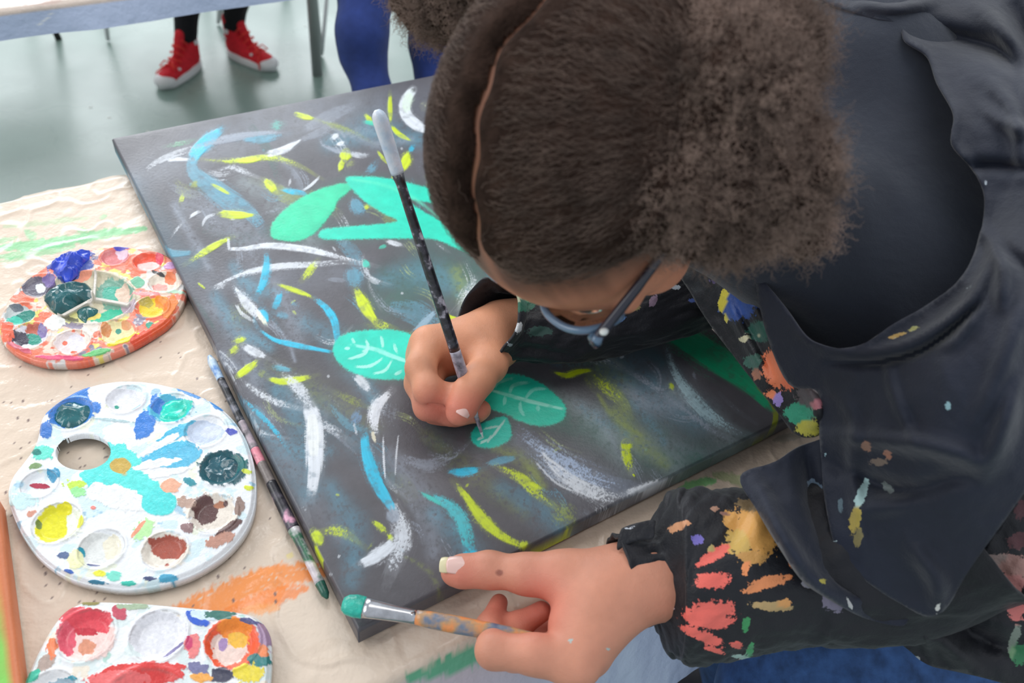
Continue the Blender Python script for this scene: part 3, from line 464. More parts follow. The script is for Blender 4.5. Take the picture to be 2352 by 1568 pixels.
# ------------------------------------------------------------ palettes
m_pal = mat('plastic smeared with acrylic', attr='col', rough=.3, spec=.5, bump=[(170, .0009), (600, .0003)], coat=.3, rvary=(60, .15, .5))
def gloss_paint(name, c, c2=None): return mat(name, c, .16, .55, coat=.6, vary=(70, .72, 1.35), bump=(220, .0006))
def ellpts(cx, cy, rx, ry, ang=0, n=40):
    a = np.linspace(0, 2 * math.pi, n, endpoint=False); x = rx * np.cos(a); y = ry * np.sin(a); c, s = math.cos(ang), math.sin(ang)
    return np.stack([cx + c * x - s * y, cy + s * x + c * y], -1)
def palette(out, wells, dabs_, base, seed, label, hole=None, zt=.011, tint=(), nr=190, na=640, extra=None):
    L = spline(out, 12, True); z0 = T + zt; C3 = P(L[:, 0], L[:, 1], z0); cen = C3.mean(0)
    th = np.arctan2(*(C3 - cen)[:, [1, 0]].T); rr = np.linalg.norm(C3 - cen, axis=1); o = np.argsort(th); tg = np.linspace(-math.pi, math.pi, na, endpoint=False)
    rad = np.interp(tg, np.r_[th[o] - 2 * math.pi, th[o], th[o] + 2 * math.pi], np.tile(rr[o], 3))
    s = np.r_[np.linspace(.01, 1, nr) ** .75]; S, G = np.meshgrid(s, tg, indexing='ij'); RR = S * rad[None, :]
    X = cen[0] + RR * np.cos(G); Y = cen[1] + RR * np.sin(G); Z = np.full(X.shape, z0)
    Z -= .0025 * sst(.965, 1, S) + .0  # rolled rim
    W = np.stack([X, Y, Z], -1); px, py, _ = proj(W)
    col = np.ones(X.shape + (3,)) * lin(base)
    n = fbm(X * 55, Y * 55, seed, 5); 
    for k, (c, lo) in enumerate(tint):
        m = sst(lo, lo + .05, fbm(X * 62 + 7 * k, Y * 62 - 5 * k, seed + 11 * k, 4))[..., None]; col = col * (1 - m) + lin(c) * m
    hb = np.zeros(X.shape)
    for (x, y, rx, ry, ang, c, rag) in dabs_:
        ca, sa = math.cos(ang), math.sin(ang); u = ((px - x) * ca + (py - y) * sa) / rx; v = (-(px - x) * sa + (py - y) * ca) / ry
        near = (np.abs(u) < 2.2) & (np.abs(v) < 2.2)
        if not near.any(): continue
        nn = fbm(px / 11, py / 11, seed + int(x) % 97, 4); m = sst(1.06, .98, np.hypot(u, v) + (nn - .5) * rag * 2) * near; sh = (.85 + .3 * fbm(px / 6, py / 6, seed + 3, 3))[..., None]
        col = col * (1 - m[..., None]) + lin(c) * sh * m[..., None]; hb = np.maximum(hb * (1 - .5 * m), m * .0005)
    Z += hb + .0005 * (fbm(X * 160, Y * 160, seed + 2, 4) - .5)
    for (x, y, rx, ry, dep_) in wells:
        wc = P(x, y, z0); ax_ = P(x + rx, y, z0) - wc; ay_ = P(x, y + ry, z0) - wc; ra = np.linalg.norm(ax_); rb = np.linalg.norm(ay_); r_ = (ra + rb) / 2
        d = np.hypot(X - wc[0], Y - wc[1]) / r_
        Z += -dep_ * sst(1.0, .62, d) + .0009 * np.exp(-((d - 1.04) / .07) ** 2)
        m = (np.exp(-((d - .97) / .035) ** 2) * .35 * sst(.35, .6, fbm(X * 240, Y * 240, seed + 5, 3)))[..., None]; col = col * (1 - m) + lin((110, 95, 90)) * m
    if extra is not None: Z, col = extra(X, Y, Z, px, py, col, z0)
    W = np.stack([X, Y, Z], -1); keep = None
    V = W.reshape(-1, 3); idx = np.arange(nr * na).reshape(nr, na); j2 = np.roll(np.arange(na), -1)
    Fq = np.stack([idx[:-1, :].ravel(), idx[:-1][:, j2].ravel(), idx[1:][:, j2].ravel(), idx[1:, :].ravel()], -1)[:, ::-1]
    colf = col.reshape(-1, 3); fan = None
    # centre cap
    V = np.vstack([V, W[0].mean(0)[None]]); colf = np.vstack([colf, colf[0][None]]); ci = len(V) - 1
    Fl = [tuple(q) for q in Fq]; Fl += [(ci, int(idx[0, j]), int(idx[0, j2[j]])) for j in range(na)]
    # skirt
    prev = idx[-1]; base_i = len(V)
    for k, (dr, dz) in enumerate(((.0006, -.003), (.0002, -.0095 + .0), (-.0018, -.0095), (-.0022, -.003))):
        ring = W[-1] + np.stack([np.cos(tg) * dr, np.sin(tg) * dr, np.full(na, dz)], -1); ring[:, 2] = np.maximum(ring[:, 2], T + .0008)
        V = np.vstack([V, ring]); colf = np.vstack([colf, col[-1] * .9]); cur = np.arange(len(V) - na, len(V)); Fl += [(int(prev[j2[j]]), int(prev[j]), int(cur[j]), int(cur[j2[j]])) for j in range(na)]; prev = cur
    if hole is not None:
        hp = spline(hole, 4, True); hx, hy, _ = proj(V); bad = inside(hx, hy, hp)
        bad[nr * na:] = False
        Fl = [f for f in Fl if not (bad[f[0]] or bad[f[1]] or bad[f[2]] or bad[f[-1]])]
        H3 = P(hp[:, 0], hp[:, 1], z0 - .0005); hc = H3.mean(0)
        from collections import Counter
        ec = Counter(); 
        used = set()
        cand = [f for f in Fl if max(abs(hx[f[0]] - hx[hx.size and f[0]]), 0) < 1 and abs(hx[f[0]] - hole[:, 0].mean()) < 110 and abs(hy[f[0]] - hole[:, 1].mean()) < 90]
        for f in cand:
            for a, b in zip(f, f[1:] + f[:1]): ec[(min(a, b), max(a, b))] += 1
        rim = [e for e, c in ec.items() if c == 1 and math.hypot(*(V[e[0]] - hc)[:2]) < .022 and inside(np.array([hx[e[0]]]), np.array([hy[e[0]]]), (hp - hp.mean(0)) * 1.13 + hp.mean(0))[0]]
        vs = sorted({v for e in rim for v in e}); low = {}
        for v in vs:                                  # pull the ragged boundary onto the hole's outline
            d = np.linalg.norm(H3[:, :2] - V[v, :2], axis=1); V[v, :2] = H3[d.argmin(), :2]; V[v, 2] = z0 - .0006
        add = []
        for v in vs: low[v] = len(V) + len(add); add.append(V[v] + [0, 0, -.006])
        V = np.vstack([V, add]); colf = np.vstack([colf, colf[vs] * .9]); Fl += [(e[0], e[1], low[e[1]], low[e[0]]) for e in rim]
    root = empty('paint_palette', (cen[0], cen[1], T)); tag(root, label, 'palette')
    body = mesh_obj('tray', V, Fl, m_pal, root, attrs={'col': colf}); return root, z0
def blob(root, pts, c, h=.008, seed=1, name='paint_blob', z=None, n=90, ridg=.5, matl=None):     # a squeezed-out heap of thick paint
    L = spline(pts, 8, True); C3 = P(L[:, 0], L[:, 1], z); cen = C3.mean(0); th = np.arctan2(*(C3 - cen)[:, [1, 0]].T); rr = np.linalg.norm(C3 - cen, axis=1); o = np.argsort(th)
    tg = np.linspace(-math.pi, math.pi, 160, endpoint=False); rad = np.interp(tg, np.r_[th[o] - 2 * math.pi, th[o], th[o] + 2 * math.pi], np.tile(rr[o], 3))
    rad = rad * (1 + .10 * (fbm(np.cos(tg) * 4 + 9, np.sin(tg) * 4, seed, 3) - .5) * 2); s = np.linspace(0.004, 1, n // 2); S, G = np.meshgrid(s, tg, indexing='ij')
    X = cen[0] + S * rad * np.cos(G); Y = cen[1] + S * rad * np.sin(G); dome = (1 - S ** 3) ** .6
    rid = 1 - np.abs(2 * fbm(X * 75 + .6 * fbm(X * 40, Y * 40, seed + 4, 2), Y * 75, seed, 2) - 1); Z = z - .0015 + h * dome * (.35 + ridg * rid ** 2 + .45 * fbm(X * 60, Y * 60, seed + 8, 3))
    W = np.stack([X, Y, Z], -1).reshape(-1, 3); i = np.arange(S.size).reshape(S.shape); j2 = np.roll(np.arange(160), -1)
    Fq = np.stack([i[:-1].ravel(), i[1:].ravel(), i[1:][:, j2].ravel(), i[:-1][:, j2].ravel()], -1); Fl = [tuple(q) for q in Fq] + [tuple(int(v) for v in i[0])]
    return mesh_obj(name, W, Fl, matl or gloss_paint('wet paint', c), root)
def X3(a, o=(0, 850), s=2.184): return [(o[0] + x / s, o[1] + y / s) for x, y in a]
def D3(a, o=(0, 850), s=2.184): return [(o[0] + t[0] / s, o[1] + t[1] / s, t[2] / s, t[3] / s) + tuple(t[4:]) for t in a]
o2 = [(215, 225), (300, 150), (420, 85), (560, 52), (700, 50), (850, 75), (1000, 125), (1120, 195), (1210, 300), (1260, 420), (1282, 560), (1270, 700), (1215, 820), (1110, 930), (960, 1020), (800, 1070), (640, 1092), (480, 1075), (330, 1030), (200, 940), (110, 820), (55, 700), (38, 610), (60, 530), (120, 450), (170, 380), (195, 300)]
Bu = (60, 130, 215); Sk = (75, 185, 225); Tq = (95, 228, 222); DT = (22, 92, 98); Wh = (240, 243, 246); Br = (98, 66, 64)
w2 = D3([(360, 220, 112, 76, .004), (630, 145, 104, 64, .0035), (860, 190, 108, 68, .0035), (1030, 305, 108, 76, .0035), (1110, 490, 110, 82, .0035), (1070, 720, 122, 96, .004), (825, 905, 118, 92, .004), (510, 895, 122, 92, .004), (285, 765, 125, 98, .004), (195, 570, 95, 66, .0035)])
d2 = D3([(560, 460, 150, 95, .1, Tq, .25), (640, 580, 190, 85, .3, Tq, .25), (500, 530, 90, 60, 0, Tq, .3), (600, 640, 190, 55, .25, (238, 240, 240), .3), (800, 665, 86, 66, 0, (85, 222, 220), .1), (730, 270, 48, 74, .5, Bu, .2), (730, 300, 60, 30, -.7, Bu, .3), (860, 410, 150, 46, -.3, (85, 190, 225), .35), (900, 310, 110, 30, -.45, (85, 190, 225), .45), (900, 440, 110, 48, -.2, (95, 190, 225), .4),
         (800, 375, 120, 17, -.5, Wh, .5), (780, 470, 110, 22, -.2, Wh, .5), (850, 515, 110, 16, -.25, Wh, .5), (605, 480, 52, 38, 0, (205, 172, 80), .12), (855, 580, 50, 34, 0, (238, 178, 148), .35), (345, 190, 125, 90, -.2, Bu, .45), (235, 300, 36, 40, 0, (60, 120, 200), .5), (400, 110, 60, 14, -.4, Bu, .5), (480, 190, 24, 30, 0, Bu, .5),
         (630, 150, 100, 60, 0, (232, 233, 240), .05), (580, 175, 12, 9, 0, (30, 150, 130), .2), (850, 190, 108, 66, 0, (90, 190, 225), .35), (790, 170, 40, 40, 0, Bu, .6), (880, 195, 82, 55, -.4, (40, 210, 190), .3), (960, 110, 90, 22, .35, (70, 150, 225), .5), (1080, 160, 50, 22, .8, (70, 150, 225), .5),
         (1030, 310, 92, 62, 0, (200, 212, 232), .15), (1060, 300, 50, 30, 0, (218, 226, 240), .4), (1155, 310, 30, 16, .2, (80, 90, 190), .6), (1115, 490, 118, 86, 0, (20, 88, 100), .25), (1200, 470, 40, 44, 0, (30, 110, 110), .6), (1250, 590, 28, 14, 0, (215, 225, 60), .5), (1240, 510, 24, 12, 0, (210, 225, 80), .5), (1090, 505, 20, 14, .3, (230, 230, 40), .3),
         (1060, 710, 122, 90, 0, (236, 226, 214), .35), (1020, 690, 60, 66, 0, Br, .4), (1100, 665, 30, 16, 0, (180, 120, 90), .5), (1130, 660, 12, 12, 0, Br, .3), (1150, 790, 76, 24, -.5, Br, .45), (1200, 690, 24, 50, 0, (150, 125, 115), .6), (1110, 850, 80, 30, -.35, (190, 140, 122), .5), (930, 660, 50, 30, 0, (190, 160, 145), .7), (940, 790, 34, 24, 0, (150, 120, 120), .6),
         (830, 905, 118, 90, 0, (238, 232, 220), .15), (845, 880, 96, 54, .1, (172, 84, 66), .25), (835, 965, 12, 10, 0, (170, 80, 60), .3), (505, 900, 112, 84, 0, (232, 234, 232), .1), (560, 880, 50, 60, 0, (240, 234, 214), .3), (405, 910, 20, 24, 0, (20, 155, 180), .2), (465, 972, 38, 8, .1, (60, 70, 130), .3), (380, 950, 40, 50, 0, (240, 240, 190), .5),
         (300, 760, 118, 96, 0, (236, 240, 228), .2), (255, 775, 72, 92, .5, (232, 226, 30), .2), (320, 690, 40, 26, -.2, (236, 228, 30), .3), (190, 765, 15, 24, 0, (120, 140, 60), .4), (405, 765, 16, 30, .2, (235, 235, 80), .4), (200, 570, 50, 14, .1, (172, 40, 70), .35), (270, 520, 30, 30, 0, (60, 150, 190), .6), (215, 410, 60, 40, 0, (110, 225, 205), .5), (185, 415, 24, 16, 0, (30, 130, 120), .4), (180, 480, 34, 16, -.2, (130, 160, 110), .5),
         (375, 575, 50, 26, 0, (200, 235, 90), .6), (390, 610, 40, 24, 0, (160, 235, 160), .6), (720, 800, 60, 40, -.7, (190, 240, 170), .6), (690, 800, 60, 10, -.9, (240, 160, 130), .6), (120, 660, 70, 40, 0, (205, 235, 238), .7), (160, 720, 30, 16, -.6, (210, 150, 130), .5), (320, 930, 30, 20, 0, (90, 110, 150), .6), (345, 1010, 26, 12, .3, (60, 100, 180), .4),
         (500, 1020, 30, 14, 0, (238, 235, 70), .4), (570, 1030, 34, 28, 0, (130, 225, 205), .5), (640, 1070, 40, 16, 0, (60, 190, 170), .5), (840, 1045, 50, 24, -.1, (80, 170, 205), .5), (750, 1045, 30, 12, 0, (70, 80, 120), .5), (490, 1065, 50, 12, .1, (60, 130, 160), .5), (470, 690, 14, 10, 0, (235, 140, 130), .4), (560, 250, 90, 8, .1, (180, 205, 210), .5), (680, 185, 30, 7, -.4, (140, 190, 220), .4), (1160, 200, 60, 10, .6, (170, 140, 130), .6), (950, 560, 34, 18, .3, (60, 150, 165), .6)])
hole2 = ellpts(191, 1038, 63, 41, -.08)
p2, z2 = palette(X3(o2), w2, d2, (238, 241, 245), 5, 'middle palette, mostly white and turquoise with a thumb hole', hole2, tint=[((214, 234, 240), .60), ((236, 240, 222), .66), ((170, 205, 225), .72)])
blob(p2, X3([(275, 215), (330, 160), (400, 165), (465, 190), (458, 240), (400, 285), (330, 292), (275, 260)]), DT, .007, 3, z=z2 - .003)
blob(p2, X3([(800, 200), (860, 145), (945, 160), (950, 215), (880, 250), (810, 240)]), (30, 212, 188), .0035, 8, z=z2 - .003)
blob(p2, X3([(1010, 490), (1050, 425), (1130, 415), (1205, 455), (1195, 530), (1110, 572), (1035, 550)]), (24, 84, 98), .005, 12, z=z2 - .003)
recentre(p2)
s1 = dict(o=(0, 540), s=3.408)
o1 = [(-12, 680), (18, 590), (60, 500), (150, 400), (280, 290), (400, 210), (560, 130), (760, 95), (960, 85), (1150, 105), (1300, 150), (1400, 220), (1455, 310), (1455, 430), (1400, 560), (1300, 680), (1150, 780), (1000, 860), (820, 930), (640, 980), (460, 990), (300, 975), (150, 920), (60, 860), (5, 790)]
w1 = D3([(895, 170, 118, 66, .003), (1162, 210, 122, 72, .003), (1290, 372, 122, 84, .003), (1190, 565, 128, 86, .003), (920, 760, 145, 92, .003), (560, 845, 150, 96, .003), (230, 790, 158, 96, .003), (155, 620, 138, 86, .003), (310, 400, 148, 92, .003)], **s1)
Sa = (246, 142, 118)
d1 = D3([(720, 490, 360, 208, 0, (214, 205, 178), .1), (890, 450, 150, 110, 0, (120, 170, 150), .3), (880, 440, 90, 60, .1, (65, 175, 150), .3), (960, 450, 60, 70, 0, (228, 200, 178), .3), (620, 640, 190, 50, 0, (226, 222, 150), .3), (820, 620, 130, 36, -.4, (50, 190, 150), .5), (720, 610, 60, 30, 0, (236, 215, 110), .5), (530, 650, 90, 36, .2, (120, 120, 90), .5),
         (560, 240, 170, 110, -.3, (70, 90, 170), .4), (895, 170, 108, 60, 0, (216, 120, 122), .2), (950, 140, 50, 34, 0, (235, 205, 220), .5), (1160, 210, 118, 68, 0, (238, 84, 52), .12), (1160, 235, 90, 40, 0, (246, 205, 200), .3), (1250, 180, 36, 40, 0, (225, 60, 90), .3), (1290, 370, 118, 78, 0, (234, 222, 205), .3), (1330, 330, 50, 40, 0, (240, 130, 80), .5), (1250, 400, 60, 30, 0, (246, 170, 160), .5), (1240, 300, 50, 12, .3, (70, 70, 70), .6),
         (1200, 570, 112, 74, 0, (240, 208, 30), .15), (1270, 520, 60, 40, 0, (244, 150, 40), .5), (1150, 520, 60, 30, 0, (190, 170, 60), .5), (1330, 560, 50, 90, .4, (240, 130, 50), .5), (920, 760, 130, 84, 0, (236, 224, 170), .15), (830, 740, 40, 50, 0, (214, 140, 80), .5), (920, 735, 24, 22, 0, (60, 150, 130), .6), (990, 700, 40, 30, 0, (225, 160, 110), .5), (960, 820, 130, 26, -.35, (245, 220, 40), .4), (560, 840, 130, 80, 0, (234, 220, 220), .15), (600, 830, 80, 60, 0, (232, 228, 238), .3), (500, 830, 20, 18, 0, (235, 110, 80), .4), (575, 905, 26, 14, 0, (235, 110, 80), .4),
         (230, 790, 140, 82, 0, (225, 222, 232), .2), (270, 735, 76, 40, .1, (190, 100, 80), .35), (250, 800, 70, 46, .1, (45, 150, 130), .3), (330, 740, 40, 50, 0, (130, 115, 170), .5), (150, 800, 60, 50, 0, (60, 50, 70), .7), (155, 620, 120, 72, 0, (190, 200, 200), .15), (190, 625, 90, 44, -.3, (20, 130, 115), .35), (110, 660, 60, 34, 0, (40, 190, 165), .4), (130, 560, 60, 22, 0, (110, 120, 130), .5),
         (300, 400, 128, 78, -.1, (98, 92, 108), .15), (310, 400, 40, 34, 0, (226, 230, 232), .4), (380, 350, 50, 40, 0, (120, 100, 160), .5), (1080, 370, 50, 44, .5, (110, 185, 150), .3), (1175, 705, 40, 28, 0, (70, 165, 140), .3), (1250, 720, 120, 40, -.6, (240, 100, 60), .5), (1100, 800, 90, 34, -.5, (240, 90, 60), .5), (760, 920, 100, 22, -.25, (110, 195, 120), .5), (480, 960, 160, 18, .05, (236, 90, 130), .6), (150, 880, 110, 22, .45, (220, 100, 120), .5), (60, 750, 50, 80, 0, (244, 104, 72), .5),
         (950, 100, 60, 18, 0, (80, 80, 200), .4), (620, 330, 160, 26, -.5, (246, 160, 130), .6), (1000, 560, 60, 60, 0, (190, 170, 180), .7), (700, 740, 60, 90, .5, (236, 226, 214), .7), (430, 690, 80, 50, 0, (236, 236, 232), .5), (1130, 460, 110, 14, 0, (246, 170, 170), .5), (1330, 440, 110, 14, .1, (190, 225, 200), .5), (1340, 240, 60, 26, -.2, (205, 150, 200), .5)], **s1)
def ex1(X, Y, Z, px, py, col, z0):                    # shallow middle basin split by a three-armed rib
    c = P(0 + 700 / 3.408, 540 + 490 / 3.408, z0); a = np.array([-.52, .46]); u = ((px - 205) / 104) ; v = ((py - 684) / 61); d = np.hypot(u, v)
    Z = Z - .004 * sst(1, .86, d) + .0012 * np.exp(-((d - 1.0) / .04) ** 2)
    for x, y in ((750, 300), (1010, 545), (470, 640)):
        L = np.array([(735 / 3.408, 540 + 495 / 3.408), (x / 3.408, 540 + y / 3.408)]); dd, t, _, _ = pdist(px, py, L); m = sst(4.2, 2.6, dd) * (d < 1.0)
        Z = Z + .0042 * m; col = col * (1 - m[..., None]) + lin((222, 214, 204)) * m[..., None]
    return Z, col
p1, z1 = palette(D3([t + (0, 0) for t in o1], **s1) and [(x / 3.408, 540 + y / 3.408) for x, y in o1], w1, d1, Sa, 23, 'upper oval palette crusted with salmon and orange paint, dark teal heap in its middle', None,
                 tint=[((246, 120, 88), .50), ((240, 214, 196), .56), ((150, 140, 160), .68), ((240, 225, 120), .70), ((232, 228, 224), .62)], extra=ex1)
def K1(a): return [(x / 3.408, 540 + y / 3.408) for x, y in a]
blob(p1, K1([(395, 250), (440, 215), (520, 170), (600, 150), (700, 120), (700, 190), (640, 260), (580, 330), (520, 365), (460, 320)]), (38, 72, 205), .010, 21, z=z1, ridg=.7)
blob(p1, K1([(345, 520), (420, 430), (520, 400), (600, 385), (690, 400), (740, 470), (690, 520), (620, 545), (560, 600), (470, 625), (400, 610)]), DT, .011, 25, z=z1 - .003, ridg=.7)
blob(p1, K1([(590, 560), (680, 545), (770, 585), (740, 630), (690, 650), (665, 690), (610, 640)]), (22, 96, 98), .005, 27, z=z1 - .003)
recentre(p1)
o3 = [(183, 1383), (206, 1379), (320, 1383), (458, 1395), (549, 1404), (591, 1418), (616, 1450), (622, 1495), (618, 1568), (600, 1680), (560, 1780), (300, 1810), (60, 1780), (10, 1720), (25, 1640), (55, 1568), (82, 1505), (114, 1445), (147, 1404)]
w3 = D3([(430, 1330, 152, 122, .004), (795, 1330, 152, 122, .004), (1165, 1372, 134, 128, .004), (250, 1620, 150, 90, .004), (700, 1720, 300, 170, .004), (1140, 1700, 140, 120, .004)])
d3 = D3([(430, 1340, 150, 118, 0, (244, 214, 208), .12), (430, 1250, 140, 60, .1, (228, 72, 86), .35), (330, 1350, 44, 80, 0, (228, 90, 110), .4), (430, 1380, 44, 36, 0, (222, 150, 120), .4), (330, 1220, 60, 14, -.4, (214, 80, 90), .4), (600, 1215, 40, 34, .7, (200, 80, 100), .4), (430, 1300, 60, 18, 0, (200, 40, 60), .5), (795, 1325, 148, 118, 0, (234, 234, 240), .08), (870, 1400, 60, 12, -.6, (120, 110, 160), .5),
         (1165, 1370, 138, 132, 0, (240, 92, 52), .12), (1145, 1385, 92, 84, 0, (242, 216, 205), .35), (1175, 1290, 90, 50, .1, (246, 140, 40), .4), (1190, 1340, 50, 40, 0, (246, 190, 60), .5), (1115, 1365, 22, 30, 0, (170, 140, 190), .5), (990, 1245, 60, 30, .5, (45, 95, 205), .35), (1020, 1230, 60, 24, .2, (215, 235, 245), .5), (1100, 1225, 70, 24, .1, (60, 120, 110), .6), (1250, 1260, 60, 14, .3, (90, 90, 140), .5), (1335, 1330, 40, 80, 0, (170, 140, 170), .6),
         (1300, 1455, 60, 34, 0, (50, 130, 130), .6), (1240, 1520, 80, 50, 0, (236, 216, 60), .5), (690, 1530, 250, 62, -.12, (222, 62, 60), .3), (600, 1550, 160, 40, 0, (236, 110, 110), .5), (1110, 1530, 60, 40, 0, (70, 70, 90), .4), (1010, 1540, 60, 26, 0, (240, 170, 80), .5), (230, 1470, 60, 30, -.8, (180, 160, 150), .5), (260, 1390, 30, 50, 0, (245, 130, 80), .6), (160, 1540, 50, 24, -.6, (60, 190, 160), .5), (345, 1550, 50, 16, 0, (50, 150, 170), .5), (300, 1575, 80, 34, 0, (150, 175, 190), .4),
         (970, 1380, 40, 50, 0, (236, 130, 130), .6), (950, 1370, 20, 30, 0, (210, 60, 110), .5), (990, 1490, 50, 30, .4, (120, 120, 160), .7), (450, 1165, 50, 14, 0, (150, 140, 80), .5), (660, 1185, 70, 16, 0, (170, 190, 160), .6), (1320, 1410, 30, 30, 0, (240, 140, 90), .5), (800, 1650, 250, 60, 0, (225, 70, 70), .4)])
p3_, z3 = palette(o3, w3, d3, (236, 238, 240), 41, 'nearest palette at the bottom edge, large round wells with red and orange paint', None, tint=[((220, 232, 232), .60), ((236, 226, 210), .66), ((180, 215, 205), .72)])
recentre(p3_)

# second canvas, only its painted edge reaches the picture
a_ = P(2, 1190, T + .018); b_ = P(50, 1568, T + .018); dr_ = (b_ - a_); dr_[2] = 0; L2 = np.linalg.norm(dr_); dr_ /= L2; sd_ = np.cross(dr_, ez) ; sd_ = sd_ if sd_[0] < 0 else -sd_
cw, cl = .30, .50; u, v = np.meshgrid(np.r_[0, 0, .0015, np.linspace(.004, cw - .004, 60), cw, cw], np.r_[0, 0, .0015, np.linspace(.004, cl - .004, 200), cl, cl], indexing='ij')
org = a_ - dr_ * .02; zz = np.zeros(u.shape); zz[0] = zz[-1] = -.0175; zz[:, 0] = zz[:, -1] = -.0175; zz[1, 1:-1] = -.002; zz[1:-1, 1] = -.002
Wc = org + dr_ * v[..., None] + sd_ * u[..., None] + ez * zz[..., None]; n_ = fbm(u * 60, v * 30, 8, 4); g_ = sst(.06, .11, v + .06 * (n_ - .5))[..., None]
cc = lin((236, 150, 84)) * (1 - g_) + lin((126, 205, 92)) * g_; ed = sst(.010, .004, u + .006 * (n_ - .5))[..., None]; cc = cc * (1 - ed) + lin((206, 120, 78)) * ed; cc = cc * (.85 + .3 * n_[..., None])
c2_ = empty('painted_canvas', tuple(org + dr_ * cl / 2 + sd_ * cw / 2 - ez * .018)); tag(c2_, 'orange and green painted canvas at the far left, only its edge showing', 'painting')
mesh_obj('canvas_face', Wc.reshape(-1, 3), grid_faces(*u.shape), mat('orange and green acrylic', attr='col', rough=.4, bump=(300, .0004)), c2_, attrs={'col': cc.reshape(-1, 3)})
box('stretcher_bar', org + dr_ * cl / 2 + sd_ * .014 - ez * .011, (.02, cl - .01, .012), (sd_, dr_, ez), m_bar, c2_); recentre(c2_)

# ------------------------------------------------------------ paintbrushes
def speck(name, cols, scale=60, rough=.35, stretch=(1, 1, 1)):
    m = mat(name, cols[0], rough, .5, coat=.3, bump=(400, .0004)); N = m.node_tree.nodes; L = m.node_tree.links; b = N['Principled BSDF']
    tc = [n for n in N if n.type == 'TEX_COORD'][0]; n = N.new('ShaderNodeTexNoise'); n.inputs['Scale'].default_value = scale; n.inputs['Detail'].default_value = 3; L.new(tc.outputs['Object'], n.inputs[0])
    cr = N.new('ShaderNodeValToRGB'); cr.color_ramp.interpolation = 'LINEAR'; e = cr.color_ramp.elements; k = len(cols)
    e[0].position = .32; e[0].color = rgba(cols[0]); e[1].position = .68; e[1].color = rgba(cols[-1])
    for i in range(1, k - 1): q = e.new(.32 + .36 * i / (k - 1)); q.color = rgba(cols[i])
    L.new(n.outputs[0], cr.inputs[0]); L.new(cr.outputs[0], b.inputs['Base Color']); return m
m_ferr = mat('nickel ferrule', (205, 205, 210), .22, metal=1, vary=(90, .7, 1.1)); 
def brush(tip, end, prof, segs, label, ferr, bris, flat=1., fm=None):      # prof: (fraction from tip, radius)
    tip = np.array(tip); end = np.array(end); Ln = np.linalg.norm(end - tip); d = (end - tip) / Ln
    root = empty('paintbrush', tuple(tip + (end - tip) * .5)); tag(root, label, 'paintbrush')
    rad = lambda t: np.interp(t, [p[0] for p in prof], [p[1] for p in prof])
    def seg(name, t0, t1, m, n=14, r0=None):
        ts = np.linspace(t0, t1, n); rs = rad(ts) if r0 is None else r0(ts); V, Fa = tube([tip + d * Ln * t for t in ts], rs, 18); V = np.array(V)
        if flat != 1 and name != 'handle': c = tip + np.outer((V - tip) @ d, d); sx = np.cross(d, ez); sx /= np.linalg.norm(sx); up = np.cross(sx, d); w_ = V - c; k = (flat - 1) * np.clip(1 - ((V - tip) @ d / Ln - ferr[0]) / (ferr[1] - ferr[0]), 0, 1); V = V - np.outer(w_ @ up * np.clip(-k * .0 + k * .55, 0, .8), up)
        return mesh_obj(name, V, Fa, m, root)
    seg('bristles', 0, ferr[0] + .004, bris, 12); seg('ferrule', ferr[0], ferr[1], fm or m_ferr, 10)
    for (t0, t1, m) in segs: seg('handle' if (t0, t1, m) == segs[0] else 'painted_band', t0, t1, m, 24)
    recentre(root); return root
blk = speck('black lacquer, scuffed', [(20, 22, 28), (30, 32, 40), (60, 60, 72), (185, 185, 200)], 130)
lil = speck('lilac grey paint crust', [(60, 55, 66), (170, 165, 180), (200, 198, 210)], 90); whb = speck('white and blue paint', [(110, 165, 220), (190, 208, 228), (222, 226, 236)], 60)
tipP = P(1109, 1003, T + .021); endP = Q(866, 252, .615)
brush(tipP, endP, [(0, .0006), (.02, .0014), (.06, .0019), (.075, .002), (.10, .0035), (.22, .0050), (.34, .0046), (.6, .0042), (.80, .0037), (.84, .0052), (.97, .0060), (.99, .005), (1, .002)],
      [(.07, .30, lil), (.30, .83, blk), (.83, 1, whb)], 'long thin black brush held upright in the right hand, white-blue painted end', (.014, .072), mat('damp white bristles', (225, 230, 232), .4, vary=(200, .7, 1.2)), fm=lil)
ta = P(752, 1374, T + .006); tb = P(481, 818, T + .006)
brush(ta, tb, [(0, .001), (.015, .0032), (.05, .0040), (.06, .0036), (.20, .0040), (.24, .0050), (.42, .0044), (.7, .0034), (.9, .0036), (.97, .0042), (1, .002)],
      [(.24, .42, speck('black and pink crust', [(28, 28, 34), (40, 38, 46), (90, 84, 96), (230, 170, 195)], 70)), (.42, .50, speck('taupe wood', [(110, 100, 98), (140, 130, 126)], 80)), (.50, .56, speck('pink band', [(225, 120, 140), (235, 150, 165), (40, 40, 44)], 60)), (.56, .68, speck('pale taupe crust', [(60, 56, 62), (150, 140, 146), (190, 170, 180)], 90)), (.68, .88, speck('worn dark handle', [(24, 26, 32), (52, 54, 60), (130, 130, 140)], 120)), (.88, 1, speck('blue and white tip', [(70, 130, 205), (190, 215, 235), (225, 232, 236)], 90))],
      'paint-splashed brush lying along the left edge of the big canvas', (.05, .24), mat('dark green bristles', (40, 95, 80), .3, vary=(300, .6, 1.4)), fm=speck('pale pink and steel ferrule', [(200, 190, 196), (225, 215, 220), (60, 120, 90), (70, 70, 76)], 60))
tc_ = P(788, 1386, T + .035); te = P(1262, 1474, T + .044)
